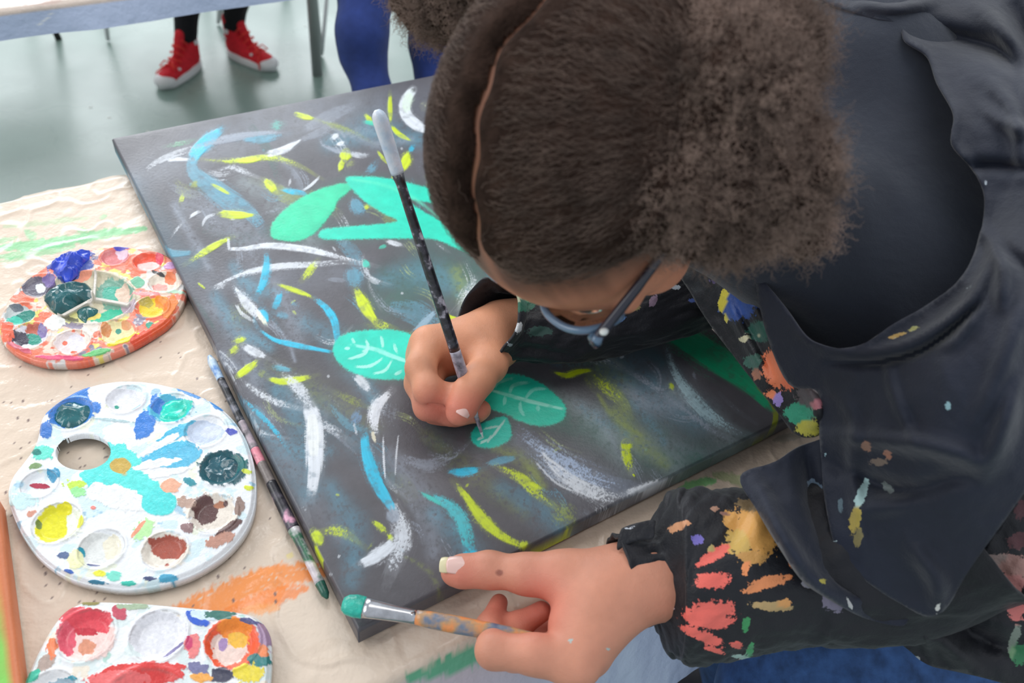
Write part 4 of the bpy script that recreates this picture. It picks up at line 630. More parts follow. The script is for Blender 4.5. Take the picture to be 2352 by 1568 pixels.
brush(tc_, te, [(0, .005), (.02, .0074), (.06, .0086), (.10, .0082), (.12, .0074), (.24, .0060), (.36, .0050), (.42, .0058), (.55, .0062), (.8, .0055), (1, .0038)],
      [(.36, 1, speck('orange and slate smeared handle', [(84, 96, 130), (120, 130, 148), (190, 150, 110), (238, 150, 84), (222, 140, 100)], 55))],
      'wide flat brush loaded with turquoise paint, held low in the left hand', (.105, .36), mat('turquoise loaded bristles', (20, 178, 158), .25, coat=.4, vary=(120, .7, 1.3), bump=(500, .001)), flat=1.6)

# ------------------------------------------------------------ background: second table, chairs, two standing people
m_stl = mat('satin steel', (176, 176, 176), .45, metal=.55)
b2 = float(P(75, 14, T) @ e2); a2 = float(P(75, 14, T) @ e1); fl_ = P(729, 171, 0.); print('second table front', b2, 'far leg e2', fl_ @ e2, fl_ @ e1, a2)
t2 = empty('work_table', tuple(TW(a2 + .1, b2 + .4, 0.))); tag(t2, 'second table in the background at the upper left', 'table')
ta0, ta1 = a2 - .75, float(fl_ @ e1) + .04; td = float(fl_ @ e2) - b2 + .04
box('tabletop', TW((ta0 + ta1) / 2, b2 + td / 2, T - .017), (ta1 - ta0, td - .03, .025), (e1, e2, ez), m_wood, t2)
for a in (ta0 + .06, ta1 - .04):
    for b in (b2 + .05, b2 + td - .04):
        p = TW(a, b, 0.); tube_obj('leg', [p, p + ez * (T - .031)], .0165, m_stl, t2)
recentre(t2)
def paint2(aa, b, drp, W):
    col = np.ones(aa.shape + (3,)) * lin((214, 198, 186)); k = sst(.0, .10, drp)[..., None]; col = col * (1 - k) + lin((192, 206, 234)) * k
    return dabs(W, [([(-20, 8), (60, 6), (140, 2)], 14, (205, 175, 165), .6), ([(85, 60), (110, 40), (120, 28)], 5, (235, 238, 240), .9)], col), None
cv2 = cover(ta0, ta1 + .01, b2, b2 + td, .036, .004, 260, 80, 26, paint2, 'table_cover', m_cover, T + .001, 12)
tag(cv2, 'bluish film hanging off the second table in the background', 'table cover')
m_chr = mat('chrome tube', (215, 215, 218), .3, metal=.4); m_dkm = mat('dark metal leg', (70, 66, 66), .35, metal=.6); m_seat = mat('grey moulded seat', (120, 122, 126), .45)
def chair(foot, turn, m, label, vleg=True):           # shell chair on splayed V legs
    c, s = math.cos(turn), math.sin(turn); fx = np.array([c, s, 0]); fy = np.array([-s, c, 0]); org = foot + fx * .20 + fy * .20
    r = empty('chair', (org[0], org[1], 0)); tag(r, label, 'chair', 'chairs behind the second table')
    seat = ell((0, 0, 0), (.21, .20, .02)); 
    n = 24; u, v = np.meshgrid(np.linspace(-1, 1, n), np.linspace(-1, 1, n), indexing='ij')
    Sx = .20 * u * np.sqrt(1 - v * v / 2.6); Sy = .20 * v * np.sqrt(1 - u * u / 2.6); Wv = org + fx * Sx[..., None] + fy * Sy[..., None] + ez * (.45 + .012 * (u * u + v * v))[..., None]
    o = mesh_obj('seat', Wv.reshape(-1, 3), grid_faces(n, n), m_seat, r); md = o.modifiers.new('s', 'SOLIDIFY'); md.thickness = .01
    bk = org + fx * (.20 + .03 * v)[..., None] * 1 + fy * (.19 * u)[..., None] + ez * (.62 + .15 * v)[..., None] + fx * (-.05 * (1 - u * u))[..., None] * -1
    o = mesh_obj('backrest', bk.reshape(-1, 3), grid_faces(n, n), m_seat, r); md = o.modifiers.new('s', 'SOLIDIFY'); md.thickness = .01
    for sx in (-1, 1):
        for sy in (-1, 1):
            f = org + fx * .20 * sx + fy * .20 * sy; t = org + fx * .14 * sx + fy * .14 * sy + ez * .449
            if vleg: q = org + fx * .15 * sx - fy * .02 * sy + ez * .449; tube_obj('leg', [t, f + ez * .006, f + ez * .006 + (q - f) * .02, q], .0062, m, r, 10)
            else: tube_obj('leg', [t, f], .010, m, r, 10)
    recentre(r)
chair(P(249, 96, 0), .6, m_chr, 'chrome legged chair, its thin legs between the dark leg and the red sneakers')
chair(P(502, 57, 0), -.3, m_chr, 'chrome legged chair, its thin legs between the two black trouser legs')
chair(P(135, 90, 0), 2.3, m_dkm, 'chair with dark legs, leftmost of those under the second table', False)

# sneakers: one built, the other a copy
m_red = mat('red canvas', (214, 34, 48), .7, .3, vary=(70, .85, 1.2), bump=(700, .0004)); m_rub = mat('white rubber', (228, 226, 228), .4); m_lace = mat('red lace', (236, 60, 52), .7)
def sneaker():
    r = empty('sneaker'); hw = lambda x: .036 + .012 * math.sin(max(0, min(1, (x - .02) / .24)) * math.pi * .9 + .35) - .012 * (x > .20) * ((x - .20) / .07) ** 2
    xs = np.r_[0, .004, .012, np.linspace(.03, .24, 22), .255, .264, .268]; pr = []
    for x in xs: e = math.sqrt(max(0, 1 - ((x - .134) / .134) ** 6)); pr.append((x, hw(x) * e))
    ring = [(x, y) for x, y in pr] + [(x, -y) for x, y in pr[::-1][1:-1]]; V = []; n = len(ring)
    for k, (z, g) in enumerate(((0, .97), (.004, 1.0), (.026, 1.0), (.031, .96))): V += [(x * 1. if 1 else 0, y * g, z + .004 * (x > .22) * (x - .22) / .05) for x, y in ring]
    Fa = [(k * n + i, k * n + (i + 1) % n, (k + 1) * n + (i + 1) % n, (k + 1) * n + i) for k in range(3) for i in range(n)] + [tuple(range(n))[::-1], tuple(range(3 * n, 4 * n))]
    mesh_obj('sole', V, Fa, m_rub, r)
    up = [(.02, [ell((.20, 0, .03), (.062, .042, .034)), ell((.13, 0, .04), (.075, .040, .040)), ell((.055, 0, .045), (.055, .036, .045)), cone((.12, 0, .05), (.055, 0, .10), .036, .040), cone((.05, 0, .07), (.045, 0, .165), .040, .043)]), (-.004, [cone((.055, 0, .13), (.058, 0, .21), .034, .040)])]
    sdf('upper', up, (-.02, -.07, -.01), (.29, .07, .2), .0035, m_red, r)
    sdf('toe_cap', [(.02, [ell((.225, 0, .026), (.048, .044, .030))]), (-.003, [ell((.12, 0, .06), (.085, .08, .09))])], (.15, -.06, -.01), (.29, .06, .08), .0035, m_rub, r)
    sdf('tongue', [(.01, [cone((.13, 0, .085), (.085, 0, .165), .016, .022)])], (.04, -.05, .05), (.18, .05, .2), .004, m_red, r)
    for k in range(5):
        t = k / 4; x = .175 - .075 * t; z = .068 + .080 * t; tube_obj('lace', [(x - .012, -.030, z - .014), (x + .004, -.016, z + .004), (x + .008, 0, z + .008), (x + .004, .016, z + .004), (x - .012, .030, z - .014)], .0034, m_lace, r, 8)
    for s_ in (-1, 1): tube_obj('lace', [(.17, 0, .078), (.185, s_ * .02, .090), (.20, s_ * .034, .070), (.19, s_ * .026, .062), (.172, 0, .076)], .0032, m_lace, r, 8)
    tube_obj('lace', [(.17, 0, .078), (.20, -.02, .068), (.215, -.045, .045), (.222, -.05, .012)], .003, m_lace, r, 8)
    # white mottled prints on the ankle panels, and a thin stripe around the sole
    for x, y, z, a in ((.045, -.0445, .125, .014), (.045, .0445, .125, .014), (.03, -.041, .09, .010), (.165, .034, .055, .009), (.165, -.034, .055, .009)):
        sdf('print_patch', [(.004, [ell((x, y, z), (a, .003, a * .8)), ell((x + .007, y, z + .007), (a * .6, .003, a * .5))])], (x - .03, y - .01, z - .03), (x + .03, y + .01, z + .03), .0022, m_rub, r)
    return r
def copytree(o, parent=None):
    c = o.copy(); COL.objects.link(c); c.parent = parent
    if parent: c.matrix_parent_inverse = o.matrix_parent_inverse.copy()
    for ch in list(o.children): copytree(ch, c)
    return c
m_blk = mat('black trouser cloth', (26, 26, 30), .85, .2, bump=[(14, .010), (90, .001)], sheen=.1); m_nvj = mat('blue denim', (40, 58, 118), .85, .25, vary=(30, .8, 1.2), bump=[(9, .005), (60, .001)], sheen=.15)
toeL, heelL = P(368, 208, 0), P(428, 166, 0); toeR, heelR = P(634, 165, 0), P(558, 134, 0)
sn = sneaker(); pers = [sn, copytree(sn)]
anks = []
for r, toe, heel, sc_ in zip(pers, (toeL, toeR), (heelL, heelR), (.72, .72)):
    d = toe - heel; a = math.atan2(d[1], d[0]); r.scale = (sc_,) * 3; r.rotation_euler = (0, 0, a); u = np.array([math.cos(a), math.sin(a), 0]); hp = toe - u * .268 * sc_ + ez * .001; r.location = tuple(hp); anks.append(hp + u * .05 * sc_)
tag(pers[0], 'left red high-top sneaker with white toe, pointing towards the camera', 'sneaker', 'red high-top sneakers'); tag(pers[1], 'right red high-top sneaker, toe turned to the right towards the table leg', 'sneaker', 'red high-top sneakers')
pr_ = empty('person', tuple((anks[0] + anks[1]) / 2)); tag(pr_, 'person in black trousers and red sneakers behind the second table, only the legs showing', 'person')
hipc = (anks[0] + anks[1]) / 2 + np.array([.06, .10, .86]); legs = []
topL = hipc + np.array([-.09, .0, 0]); topR = hipc + np.array([.09, .0, 0])
g = []
for ank, top, kn in ((anks[0], topL, P(395, 10, .30)), (anks[1], topR, P(545, 0, .25))):
    k = (ank + ez * .48) * .5 + top * .0 + (top + ez * -.40) * .5; g.append((.02, chain([ank + ez * .105, ank * .6 + k * .4, k, top], [.034, .037, .048, .072])))
gr = [(.02, [f for q in g for f in q[1]] + [ell(hipc + ez * .03, (.16, .11, .12))])]
lo = np.minimum(anks[0], anks[1]) - [.25, .2, -.06]; hi = hipc + [.35, .3, .2]
sdf('trousers', gr, lo, hi, .011, m_blk, pr_)
for an in anks: sdf('sock', [(.01, [cone(an + ez * .085, an + ez * .12, .027, .029)])], an - [.06, .06, -.05], an + [.06, .06, .2], .006, mat('dark sock', (40, 30, 34), .9), pr_)
bodytop = [(.05, [ell(hipc + ez * .12, (.15, .10, .14)), cone(hipc + ez * .2, hipc + ez * .5, .12, .15)])]
sdf('torso', bodytop, hipc - [.3, .3, .05], hipc + [.3, .3, .75], .018, mat('dark pullover', (48, 50, 58), .9), pr_)
recentre(pr_)
# person in blue jeans beside the canvas' far end
kn1 = Q(832, 86, 1.50); an1 = Q(860, 225, 1.53); up1 = Q(842, -30, 1.50); kn2 = Q(995, 100, 1.60); an2 = Q(1000, 260, 1.62); up2 = Q(1000, -30, 1.60)
f1 = an1 + (an1 - kn1) * (an1[2] - .09) / (kn1[2] - an1[2]) * [.5, .5, 1]; f2 = an2 + [0, .02, .09 - an2[2]]; hc_ = (up1 + up2) / 2 + [.0, .05, .14]
pj = empty('person', tuple((f1 + f2) / 2 * [1, 1, 0])); tag(pj, 'person in blue jeans standing behind the big canvas, only the legs showing', 'person')
gj = [(.02, chain([f1, an1, kn1 - ez * .03, kn1 + ez * .01, up1, hc_ + [-.07, 0, 0]], [.030, .0335, .040, .044, .050, .075]) + chain([f2, an2, kn2, up2, hc_ + [.07, 0, 0]], [.030, .034, .044, .052, .075]) + [ell(hc_, (.15, .11, .10))]), (.005, [cone(kn1 + [-.030, -.030, -.012], kn1 + [.030, -.033, -.022], .009, .008), cone(kn1 + [-.028, -.030, -.028], kn1 + [.026, -.028, -.040], .008, .007)])]
sdf('jeans', gj, np.minimum(f1, f2) - [.3, .25, .04], hc_ + [.3, .3, .2], .0075, m_nvj, pj)
m_shoe = mat('dark shoe', (40, 40, 44), .5)
for an in (f1, f2): sdf('shoe', [(.02, [ell(an + [-.0, -.05, -.05], (.04, .10, .040)), cone(an - ez * .05, an, .038, .040)])], an - [.12, .25, .1], an + [.12, .12, .06], .009, m_shoe, pj)
sdf('torso', [(.05, [ell(hc_ + ez * .12, (.14, .10, .13)), cone(hc_ + ez * .2, hc_ + ez * .45, .11, .13)])], hc_ - [.3, .3, .05], hc_ + [.3, .3, .65], .018, mat('grey shirt', (110, 112, 120), .9), pj)
recentre(pj)

# ------------------------------------------------------------ the girl painting
girl = empty('person', (.30, .45, 0)); tag(girl, 'child with two afro puffs in a black paint-stained smock, bent over the canvas painting', 'person')
HC = Q(1366, 318, .480); LA3 = R @ np.array([.56, -.45, .70]); FA = R @ np.array([-.45, -.87, -.20]); LA3 /= np.linalg.norm(LA3); FA -= LA3 * (FA @ LA3); FA /= np.linalg.norm(FA); UA = np.cross(LA3, -FA); UA = UA if (R.T @ UA)[0] < 0 else -UA
_t = math.radians(18); FA, UA = FA * math.cos(_t) - UA * math.sin(_t), UA * math.cos(_t) + FA * math.sin(_t)
_t = math.radians(10); LA3, UA = LA3 * math.cos(_t) - UA * math.sin(_t), UA * math.cos(_t) + LA3 * math.sin(_t)
HX = np.array([LA3, FA, UA])                          # rows: left, front, up of the head
def hp(l, f_, u): return HC + l * LA3 + f_ * FA + u * UA
m_skin = mat('warm brown skin', attr='col', rough=.48, spec=.35, sss=.12, bump=[(900, .0002), (260, .0003)], vary=(30, .93, 1.06))
def P3(a): return [P(x, y, z) for x, y, z in a]
headg = [(.022, [ell(hp(0, 0, .004), (.077, .096, .088), HX), ell(hp(0, .043, .0), (.062, .052, .064), HX), ell(hp(0, .036, -.062), (.046, .052, .052), HX), ell(hp(0, .062, -.092), (.022, .026, .022), HX)]),
         (.014, [ell(hp(.033, .066, -.045), (.020, .020, .020), HX), ell(hp(-.033, .066, -.045), (.020, .020, .020), HX)]),
         (.008, [cone(hp(0, .093, -.018), hp(0, .112, -.050), .007, .011), ell(hp(.011, .103, -.052), (.009, .009, .007), HX), ell(hp(-.011, .103, -.052), (.009, .009, .007), HX), cone(hp(-.045, .082, -.008), hp(.045, .082, -.008), .009, .009)]),
         (-.010, [ell(hp(.032, .104, -.018), (.017, .014, .010), HX), ell(hp(-.032, .104, -.018), (.017, .014, .010), HX)]),
         (.004, [ell(hp(.032, .084, -.018), (.016, .013, .013), HX), ell(hp(-.032, .084, -.018), (.016, .013, .013), HX), ell(hp(0, .096, -.077), (.020, .010, .005), HX), ell(hp(0, .094, -.085), (.017, .010, .006), HX)]),
         (.006, [ell(hp(.078, -.008, -.020), (.008, .017, .030), HX), ell(hp(-.078, -.008, -.020), (.008, .017, .030), HX)]),
         (-.004, [ell(hp(.088, -.004, -.018), (.006, .009, .018), HX), ell(hp(-.088, -.004, -.018), (.006, .009, .018), HX)]),
         (.02, [cone(hp(0, -.030, -.05), np.array([.18, .55, .965]), .046, .048)])]
bx = np.array
S_L, S_R = bx([.365, .39, .88]), bx([.32, .70, .90]); E_L = P(2080, 1290, .80); E_R = P(1700, 640, .80)
torso = [(.06, [cone((.18, .55, .965), (.33, .55, .88), .048, .07), cone((.35, .48, .86), S_R, .050, .050), cone((.34, .54, .86), (.52, .53, .66), .07, .10), ell((.56, .53, .60), (.11, .12, .09))]),
         (.03, chain([(.37, .50, .84), (.36, .44, .80), P(1990, 1280, .815), P(1840, 1300, .80)], [.05, .034, .032, .032]) + chain([S_R, E_R], [.052, .040]))]
Wl = P(1452, 1345, .800); Wr = P(1150, 752, .793)
def pz(*a): return P3(a)
lh = [(.010, chain(pz((1840, 1300, .80), (1640, 1325, .80), (1452, 1346, .800)), [.036, .030, .0245])),
      (.016, [cone(P(1452, 1340, .80), P(1385, 1390, .80), .0245, .024), cone(P(1445, 1320, .798), P(1290, 1322, .795), .019, .0165), cone(P(1410, 1370, .80), P(1322, 1520, .792), .022, .0165), cone(P(1400, 1360, .785), P(1350, 1500, .775), .022, .016), cone(P(1360, 1350, .795), P(1318, 1440, .79), .018, .017)]),
      (.011, chain(pz((1300, 1322, .795), (1212, 1318, .788), (1122, 1308, .779), (1058, 1312, .7745), (1040, 1313, .773)), [.0165, .0132, .0118, .0102, .0078])),
      (.006, chain(pz((1322, 1520, .792), (1230, 1503, .792), (1134, 1494, .784), (1124, 1440, .764), (1146, 1384, .758)), [.0165, .0130, .0118, .0095, .0068])),
      (.005, chain(pz((1345, 1500, .776), (1180, 1500, .765), (1170, 1450, .758), (1190, 1436, .760), (1244, 1404, .764)), [.016, .0120, .0105, .0095, .0078])),
      (.005, chain(pz((1362, 1480, .758), (1222, 1500, .744), (1212, 1465, .738), (1262, 1440, .742)), [.014, .0112, .0098, .0078])),
      (.005, chain(pz((1375, 1465, .745), (1258, 1490, .730), (1250, 1460, .726), (1292, 1445, .730)), [.012, .0092, .0082, .0066])),
      (-.0035, [cone(P(1206, 1452, .806), P(1128, 1480, .806), .0016, .0006)]),
      (.004, [ell(P(1130, 1300, .786), (.010, .008, .006))])]
rh = [(.010, chain([P(1500, 700, .80), P(1300, 728, .797), Wr], [.036, .030, .0225])),
      (.014, [cone(Wr, P(1085, 790, .800), .0225, .021), cone(P(1100, 768, .797), P(985, 790, .803), .019, .0155), cone(P(1120, 780, .79), P(975, 815, .788), .019, .0145), cone(P(1130, 790, .785), P(978, 840, .779), .018, .0135), cone(P(1150, 790, .790), P(1122, 838, .800), .019, .0150)]),
      (.010, chain(pz((1122, 838, .802), (1098, 872, .808), (1074, 905, .807), (1058, 940, .801), (1053, 950, .798)), [.0152, .0130, .0118, .0105, .0082])),
      (.007, chain(pz((985, 790, .803), (966, 845, .807), (984, 897, .806), (1030, 911, .797), (1074, 928, .788)), [.0155, .0122, .0116, .0102, .0085])),
      (.006, chain(pz((975, 815, .788), (962, 880, .791), (982, 934, .789), (1036, 950, .781), (1100, 942, .774), (1108, 940, .773)), [.0145, .0118, .0112, .0098, .0085, .0070])),
      (.006, chain(pz((978, 840, .779), (972, 900, .778), (998, 944, .775), (1046, 952, .773), (1090, 950, .771)), [.0135, .0108, .0102, .0090, .0070])),
      (.006, chain(pz((990, 865, .775), (994, 915, .772), (1018, 948, .771), (1062, 952, .770)), [.0120, .0094, .0086, .0068])),
      (-.003, [cone(P(985, 925, .803), P(1040, 938, .797), .0012, .0006)])]
parts = []
def bb(pts, m): pts = np.array(pts); return pts.min(0) - m, pts.max(0) + m
V1, F1 = nets(blend(headg), HC - .19, HC + .21, .0026); parts.append((relax(V1, F1, 2), F1, 'h'))
lo, hi = bb([S_L, S_R, E_L, E_R, (.56, .53, .60), (.18, .5, .9)], .19); V1, F1 = nets(blend(torso), lo, hi, .010); parts.append((relax(V1, F1, 2), F1, 't'))
lo, hi = bb(pz((1840, 1300, .80), (1040, 1313, .773), (1322, 1560, .79), (1290, 1445, .725)), .045); V1, F1 = nets(blend(lh), lo, hi, .0013); parts.append((relax(V1, F1, 3), F1, 'l'))
lo, hi = bb([P(1500, 700, .80), Wr, P(940, 800, .80), P(1000, 960, .77)], .045); V1, F1 = nets(blend(rh), lo, hi, .0013); parts.append((relax(V1, F1, 3), F1, 'r'))
VV = []; FF = []; CC = []; o_ = 0
for V_, F_, k in parts:
    VV.append(V_); FF.append(F_ + o_); o_ += len(V_); px, py, dd_ = proj(V_); n_ = fbm(px / 40, py / 40, 5, 3)[:, None]
    base = {'h': (214, 146, 116), 't': (150, 100, 80), 'l': (216, 150, 124), 'r': (212, 150, 118)}[k]; c = np.tile(lin(base), (len(V_), 1)) * (.92 + .16 * n_)
    if k == 'h':
        u = (V_ - HC) @ HX.T; lip = np.exp(-(((u[:, 0]) / .020) ** 2 + ((u[:, 2] + .081) / .008) ** 2)) * (u[:, 1] > .09); c = c * (1 - .6 * lip[:, None]) + lin((160, 84, 76)) * .6 * lip[:, None]
        for s_ in (-1, 1):                             # eyebrows and lash lines
            br = np.exp(-(((u[:, 0] - s_ * .034) / .018) ** 2) ** 2 - ((u[:, 2] + .008 - .004 * np.cos((u[:, 0] - s_ * .034) / .02)) / .0035) ** 2) * (u[:, 1] > .06); c = c * (1 - .75 * br[:, None]) + lin((46, 30, 26)) * .75 * br[:, None]
            la = np.exp(-(((u[:, 0] - s_ * .032) / .015) ** 2) ** 2 - ((u[:, 2] + .031) / .0016) ** 2) * (u[:, 1] > .07); c = c * (1 - .85 * la[:, None]) + lin((30, 20, 18)) * .85 * la[:, None]
        dq_ = u[:, 2] * .75 - u[:, 1] * .66; hl = (.86 * sst(-.044, -.002, dq_ + .012 * (fbm(u[:, 0] * 160, u[:, 2] * 90 + u[:, 1] * 90, 6, 3) - .5)) * (1 - .30 * np.exp(-((u[:, 0] - .003 * np.sin(u[:, 2] * 70 + u[:, 1] * 40)) / .0050) ** 2)))[:, None]; c = c * (1 - hl) + lin((62, 44, 37)) * hl
    if k in 'lr':                                     # redder finger ends and creases
        tips = {'l': [(1050, 1325, 60), (1140, 1395, 50), (1235, 1412, 60), (1240, 1360, 60)], 'r': [(1060, 945, 46), (1105, 940, 40), (985, 935, 50), (1010, 960, 50)]}[k]
        for x, y, s_ in tips: m = np.exp(-(((px - x) ** 2 + (py - y) ** 2) / s_ ** 2))[:, None]; c = c * (1 - .55 * m) + lin((226, 128, 112)) * .55 * m
        if k == 'l': m = sst(11, 6, np.hypot(px - 1147, (py - 1315) * 1.2))[:, None]; c = c * (1 - m * .7) + lin((130, 70, 62)) * m * .7
        fleck = [(1310, 1470, 4), (1397, 1490, 3)] if k == 'l' else []
        for x, y, s_ in fleck: m = (np.hypot(px - x, py - y) < s_)[:, None]; c = np.where(m, lin((170, 205, 205)), c)
    CC.append(c)
body = mesh_obj('body', np.vstack(VV), np.vstack(FF), m_skin, girl, attrs={'col': np.vstack(CC)})
m_nail = mat('fingernail', (246, 200, 190), .22, .5, sss=.1, coat=.3); m_nail2 = mat('pale nail edge', (232, 222, 180), .25, .5)
def nail(c, along, across, up, ln, wd, m=m_nail, name='fingernail'):
    a = np.array(along) / np.linalg.norm(along); b = np.array(across) - a * (np.array(across) @ a); b /= np.linalg.norm(b); n = np.cross(a, b); n = n if n @ np.array(up) > 0 else -n
    u, v = np.meshgrid(np.linspace(-1, 1, 15), np.linspace(-1, 1, 15), indexing='ij'); x = u * ln / 2 * np.sqrt(1 - .25 * v * v); y = v * wd / 2 * np.sqrt(1 - .22 * u * u)
    W = np.array(c) + a * x[..., None] + b * y[..., None] + n * (-.30 * wd * v * v * .6 - .0004 * u * u)[..., None]
    o = mesh_obj(name, W.reshape(-1, 3), grid_faces(15, 15), m, girl); md = o.modifiers.new('s', 'SOLIDIFY'); md.thickness = .0006; md.offset = 0; return o
vC = R @ np.array([0, 0, 1.])                         # direction towards the viewer, used to lay the nails on the seen side
c_ = P(1055, 1310, .7743); al = P(1020, 1306, .7735) - P(1095, 1310, .777); ac = P(1060, 1330, .77) - P(1060, 1290, .77); nrm = (vC * .75 - ac / np.linalg.norm(ac) * .45); nrm /= np.linalg.norm(nrm)
nail(c_ + nrm * .0132, al, np.cross(al, nrm), nrm, .017, .0135); nail(c_ + nrm * .0118 + al / np.linalg.norm(al) * .0095, al, np.cross(al, nrm), nrm, .0085, .0120, m_nail2, 'nail_tip')
c_ = P(1059, 938, .801); al = P(1052, 952, .798) - P(1074, 905, .807); nrm = vC * .8 + np.array([.3, 0, .1]); nrm /= np.linalg.norm(nrm); nail(c_ + nrm * .0134, al, np.cross(al, nrm), nrm, .0125, .0125)
c_ = P(1100, 941, .774); al = P(1110, 940, .773) - P(1060, 946, .778); nrm = vC * .9 + np.array([0, -.1, .1]); nrm /= np.linalg.norm(nrm); nail(c_ + nrm * .0099, al, np.cross(al, nrm), nrm, .0105, .0105)

# ---- hair
m_hair = mat('dark brown coily hair', (94, 78, 70), .7, .3, vary=(60, .6, 1.7)); m_hairp = mat('brown coily hair', (132, 112, 102), .75, .25, vary=(34, .42, 1.5)); m_hcore = mat('dense hair base', (56, 42, 36), .95, .08, vary=(70, .6, 1.5), bump=[(160, .004), (500, .002)])
cr_c = hp(0, 0, .004); cr_r = np.array([.077, .096, .088])
def part_off(u): return .003 * np.sin(u[:, 2] * 70 + u[:, 1] * 40) + .0015 * np.sin(u[:, 1] * 190)
def infl(p):
    u = (p - cr_c) @ HX.T; d = u[:, 2] * .75 - u[:, 1] * .66 + .03 * np.abs(u[:, 0]) / .077 * .4
    g_ = 1 - .97 * np.exp(-((u[:, 0] - part_off(u)) / .0052) ** 2); t = sst(-.016, .034, d) * .010 * g_ - .0012; return t
cran = ell(cr_c, cr_r + .0002, HX)
capf = lambda p: cran(p) - infl(p)
Vc, Fc = nets(capf, HC - .125, HC + .125, .0024); Vc = relax(Vc, Fc, 1); uc = (Vc - cr_c) @ HX.T; dcl = uc[:, 2] * .75 - uc[:, 1] * .66; ok = (infl(Vc.astype(np.float32)) > -.0005)
keep = ok[Fc].all(1); Fc2 = Fc[keep]; us = np.unique(Fc2); rm = np.full(len(Vc), -1); rm[us] = np.arange(len(us))
mesh_obj('hair', Vc[us], rm[Fc2], m_hcore, girl)
def strands(name, pts, rad, m):                       # pts: (n, k, 3)
    n, k, _ = pts.shape; hc = bpy.data.hair_curves.new(name); hc.add_curves([k] * n); hc.position_data.foreach_set('vector', pts.astype(np.float32).ravel())
    at = hc.attributes.get('radius') or hc.attributes.new('radius', 'FLOAT', 'POINT'); rr = np.tile(rad * np.linspace(1, .45, k), n).astype(np.float32); at.data.foreach_set('value', rr); hc.materials.append(m)
    o = bpy.data.objects.new(name, hc); COL.objects.link(o); o.parent = girl; stuff(o); return o
pfL = hp(.112, -.042, .012); pfR = hp(-.110, -.030, .030)
def unit(v): return v / (np.linalg.norm(v, axis=-1, keepdims=True) + 1e-12)
n_ = 64000; q = unit(rng.normal(size=(n_, 3))); d_ = (q * cr_r)[:, 2] * .75 - (q * cr_r)[:, 1] * .66; keepm = (d_ + np.abs(rng.normal(size=n_)) * .014 * np.sign(rng.uniform(-1, .3, n_)) > -.018)
q = q[keepm]; side = np.sign(q[:, 0] * cr_r[0] - part_off(q * cr_r)); gap = np.abs(q[:, 0] * cr_r[0] - part_off(q * cr_r)) > .0030 * rng.uniform(.6, 1.5, len(q)); q = q[gap]; side = side[gap]
tl = ((np.array([pfL, pfR]) - cr_c) @ HX.T); tgt = np.where(side[:, None] > 0, tl[0], tl[1]); k_ = 9; pos = q * cr_r; out = []; hgt = rng.uniform(.002, .0105, len(q)); ph = rng.uniform(0, 6.28, (len(q), 2)); jit = rng.normal(size=(len(q), 3)) * .35
hl_f = sst(-.026, .025, pos[:, 2] * .75 - pos[:, 1] * .66)
for s_ in range(k_):
    nn = unit(pos / cr_r ** 2); dr = unit(tgt - pos) + jit * .6; dr = unit(dr - nn * (dr * nn).sum(1, keepdims=True)); pos = pos + dr * .0027
    sc = np.linalg.norm(pos / cr_r, axis=1, keepdims=True); pos = pos / sc; sd2 = np.cross(nn, dr)
    lift = (hgt * (.15 + .85 * hl_f) * min(1, .35 + s_ / 5))[:, None]; wob = .0007 * np.sin(ph[:, :1] + s_ * 2.1) * sd2 + .0005 * np.sin(ph[:, 1:] + s_ * 2.6) * nn
    out.append(cr_c + (pos + nn * lift + wob) @ HX)
strands('hair_strands', np.stack(out, 1), .00014, m_hair)
def puff(name, lumps, n, ln):
    C = np.array([c for c, r in lumps]); r0 = np.array([r for c, r in lumps]); f = blend([(.012, [ell(c, (r * .82,) * 3) for c, r in lumps])])
    def dsp(V, Fq):
        N = normals(V, Fq); s = vn(V[:, 0] * 150 + V[:, 2] * 40, V[:, 1] * 150, 3) + .6 * vn(V[:, 0] * 330, V[:, 2] * 330 + V[:, 1] * 80, 8); return V + N * ((s - .9) * .007)[:, None]
    sdf(name, f, (C - r0[:, None] - .01).min(0), (C + r0[:, None] + .01).max(0), .0028, m_hcore, girl, 1, dsp)
    w_ = r0 ** 2.2 / (r0 ** 2.2).sum(); li = rng.choice(len(lumps), n, p=w_); dq = unit(rng.normal(size=(n, 3)))
    vis = (dq @ vC) > -.45; li = li[vis]; dq = dq[vis]; n2 = len(li)
    clump = vn(dq[:, 0] * 9 + li * 5 + 40, dq[:, 1] * 9 + dq[:, 2] * 7 + 40, 5); rr = r0[li] * (.76 + .30 * clump * rng.uniform(.6, 1.15, n2)); p = C[li] + dq * rr[:, None] * .86
    dr = unit(dq + rng.normal(size=(n2, 3)) * .75); a1 = unit(np.cross(dr, rng.normal(size=(n2, 3)))); a2 = np.cross(dr, a1); k = 16; t = np.linspace(0, 1, k); cr = rng.uniform(.0006, .0019, n2); tw = rng.uniform(2.0, 4.2, n2) * 2 * math.pi; L_ = rng.uniform(.35, 1.0, n2) * ln; p0 = rng.uniform(0, 6.28, n2)
    bend = unit(rng.normal(size=(n2, 3))) * (L_ * .45)[:, None]
    pts = p[:, None, :] + dr[:, None, :] * (L_[:, None] * t)[..., None] + bend[:, None, :] * (t ** 2)[None, :, None] + (cr[:, None] * np.cos(p0[:, None] + tw[:, None] * t))[..., None] * a1[:, None, :] + (cr[:, None] * np.sin(p0[:, None] + tw[:, None] * t))[..., None] * a2[:, None, :]
    strands('puff_strands', pts, .00013, m_hairp)
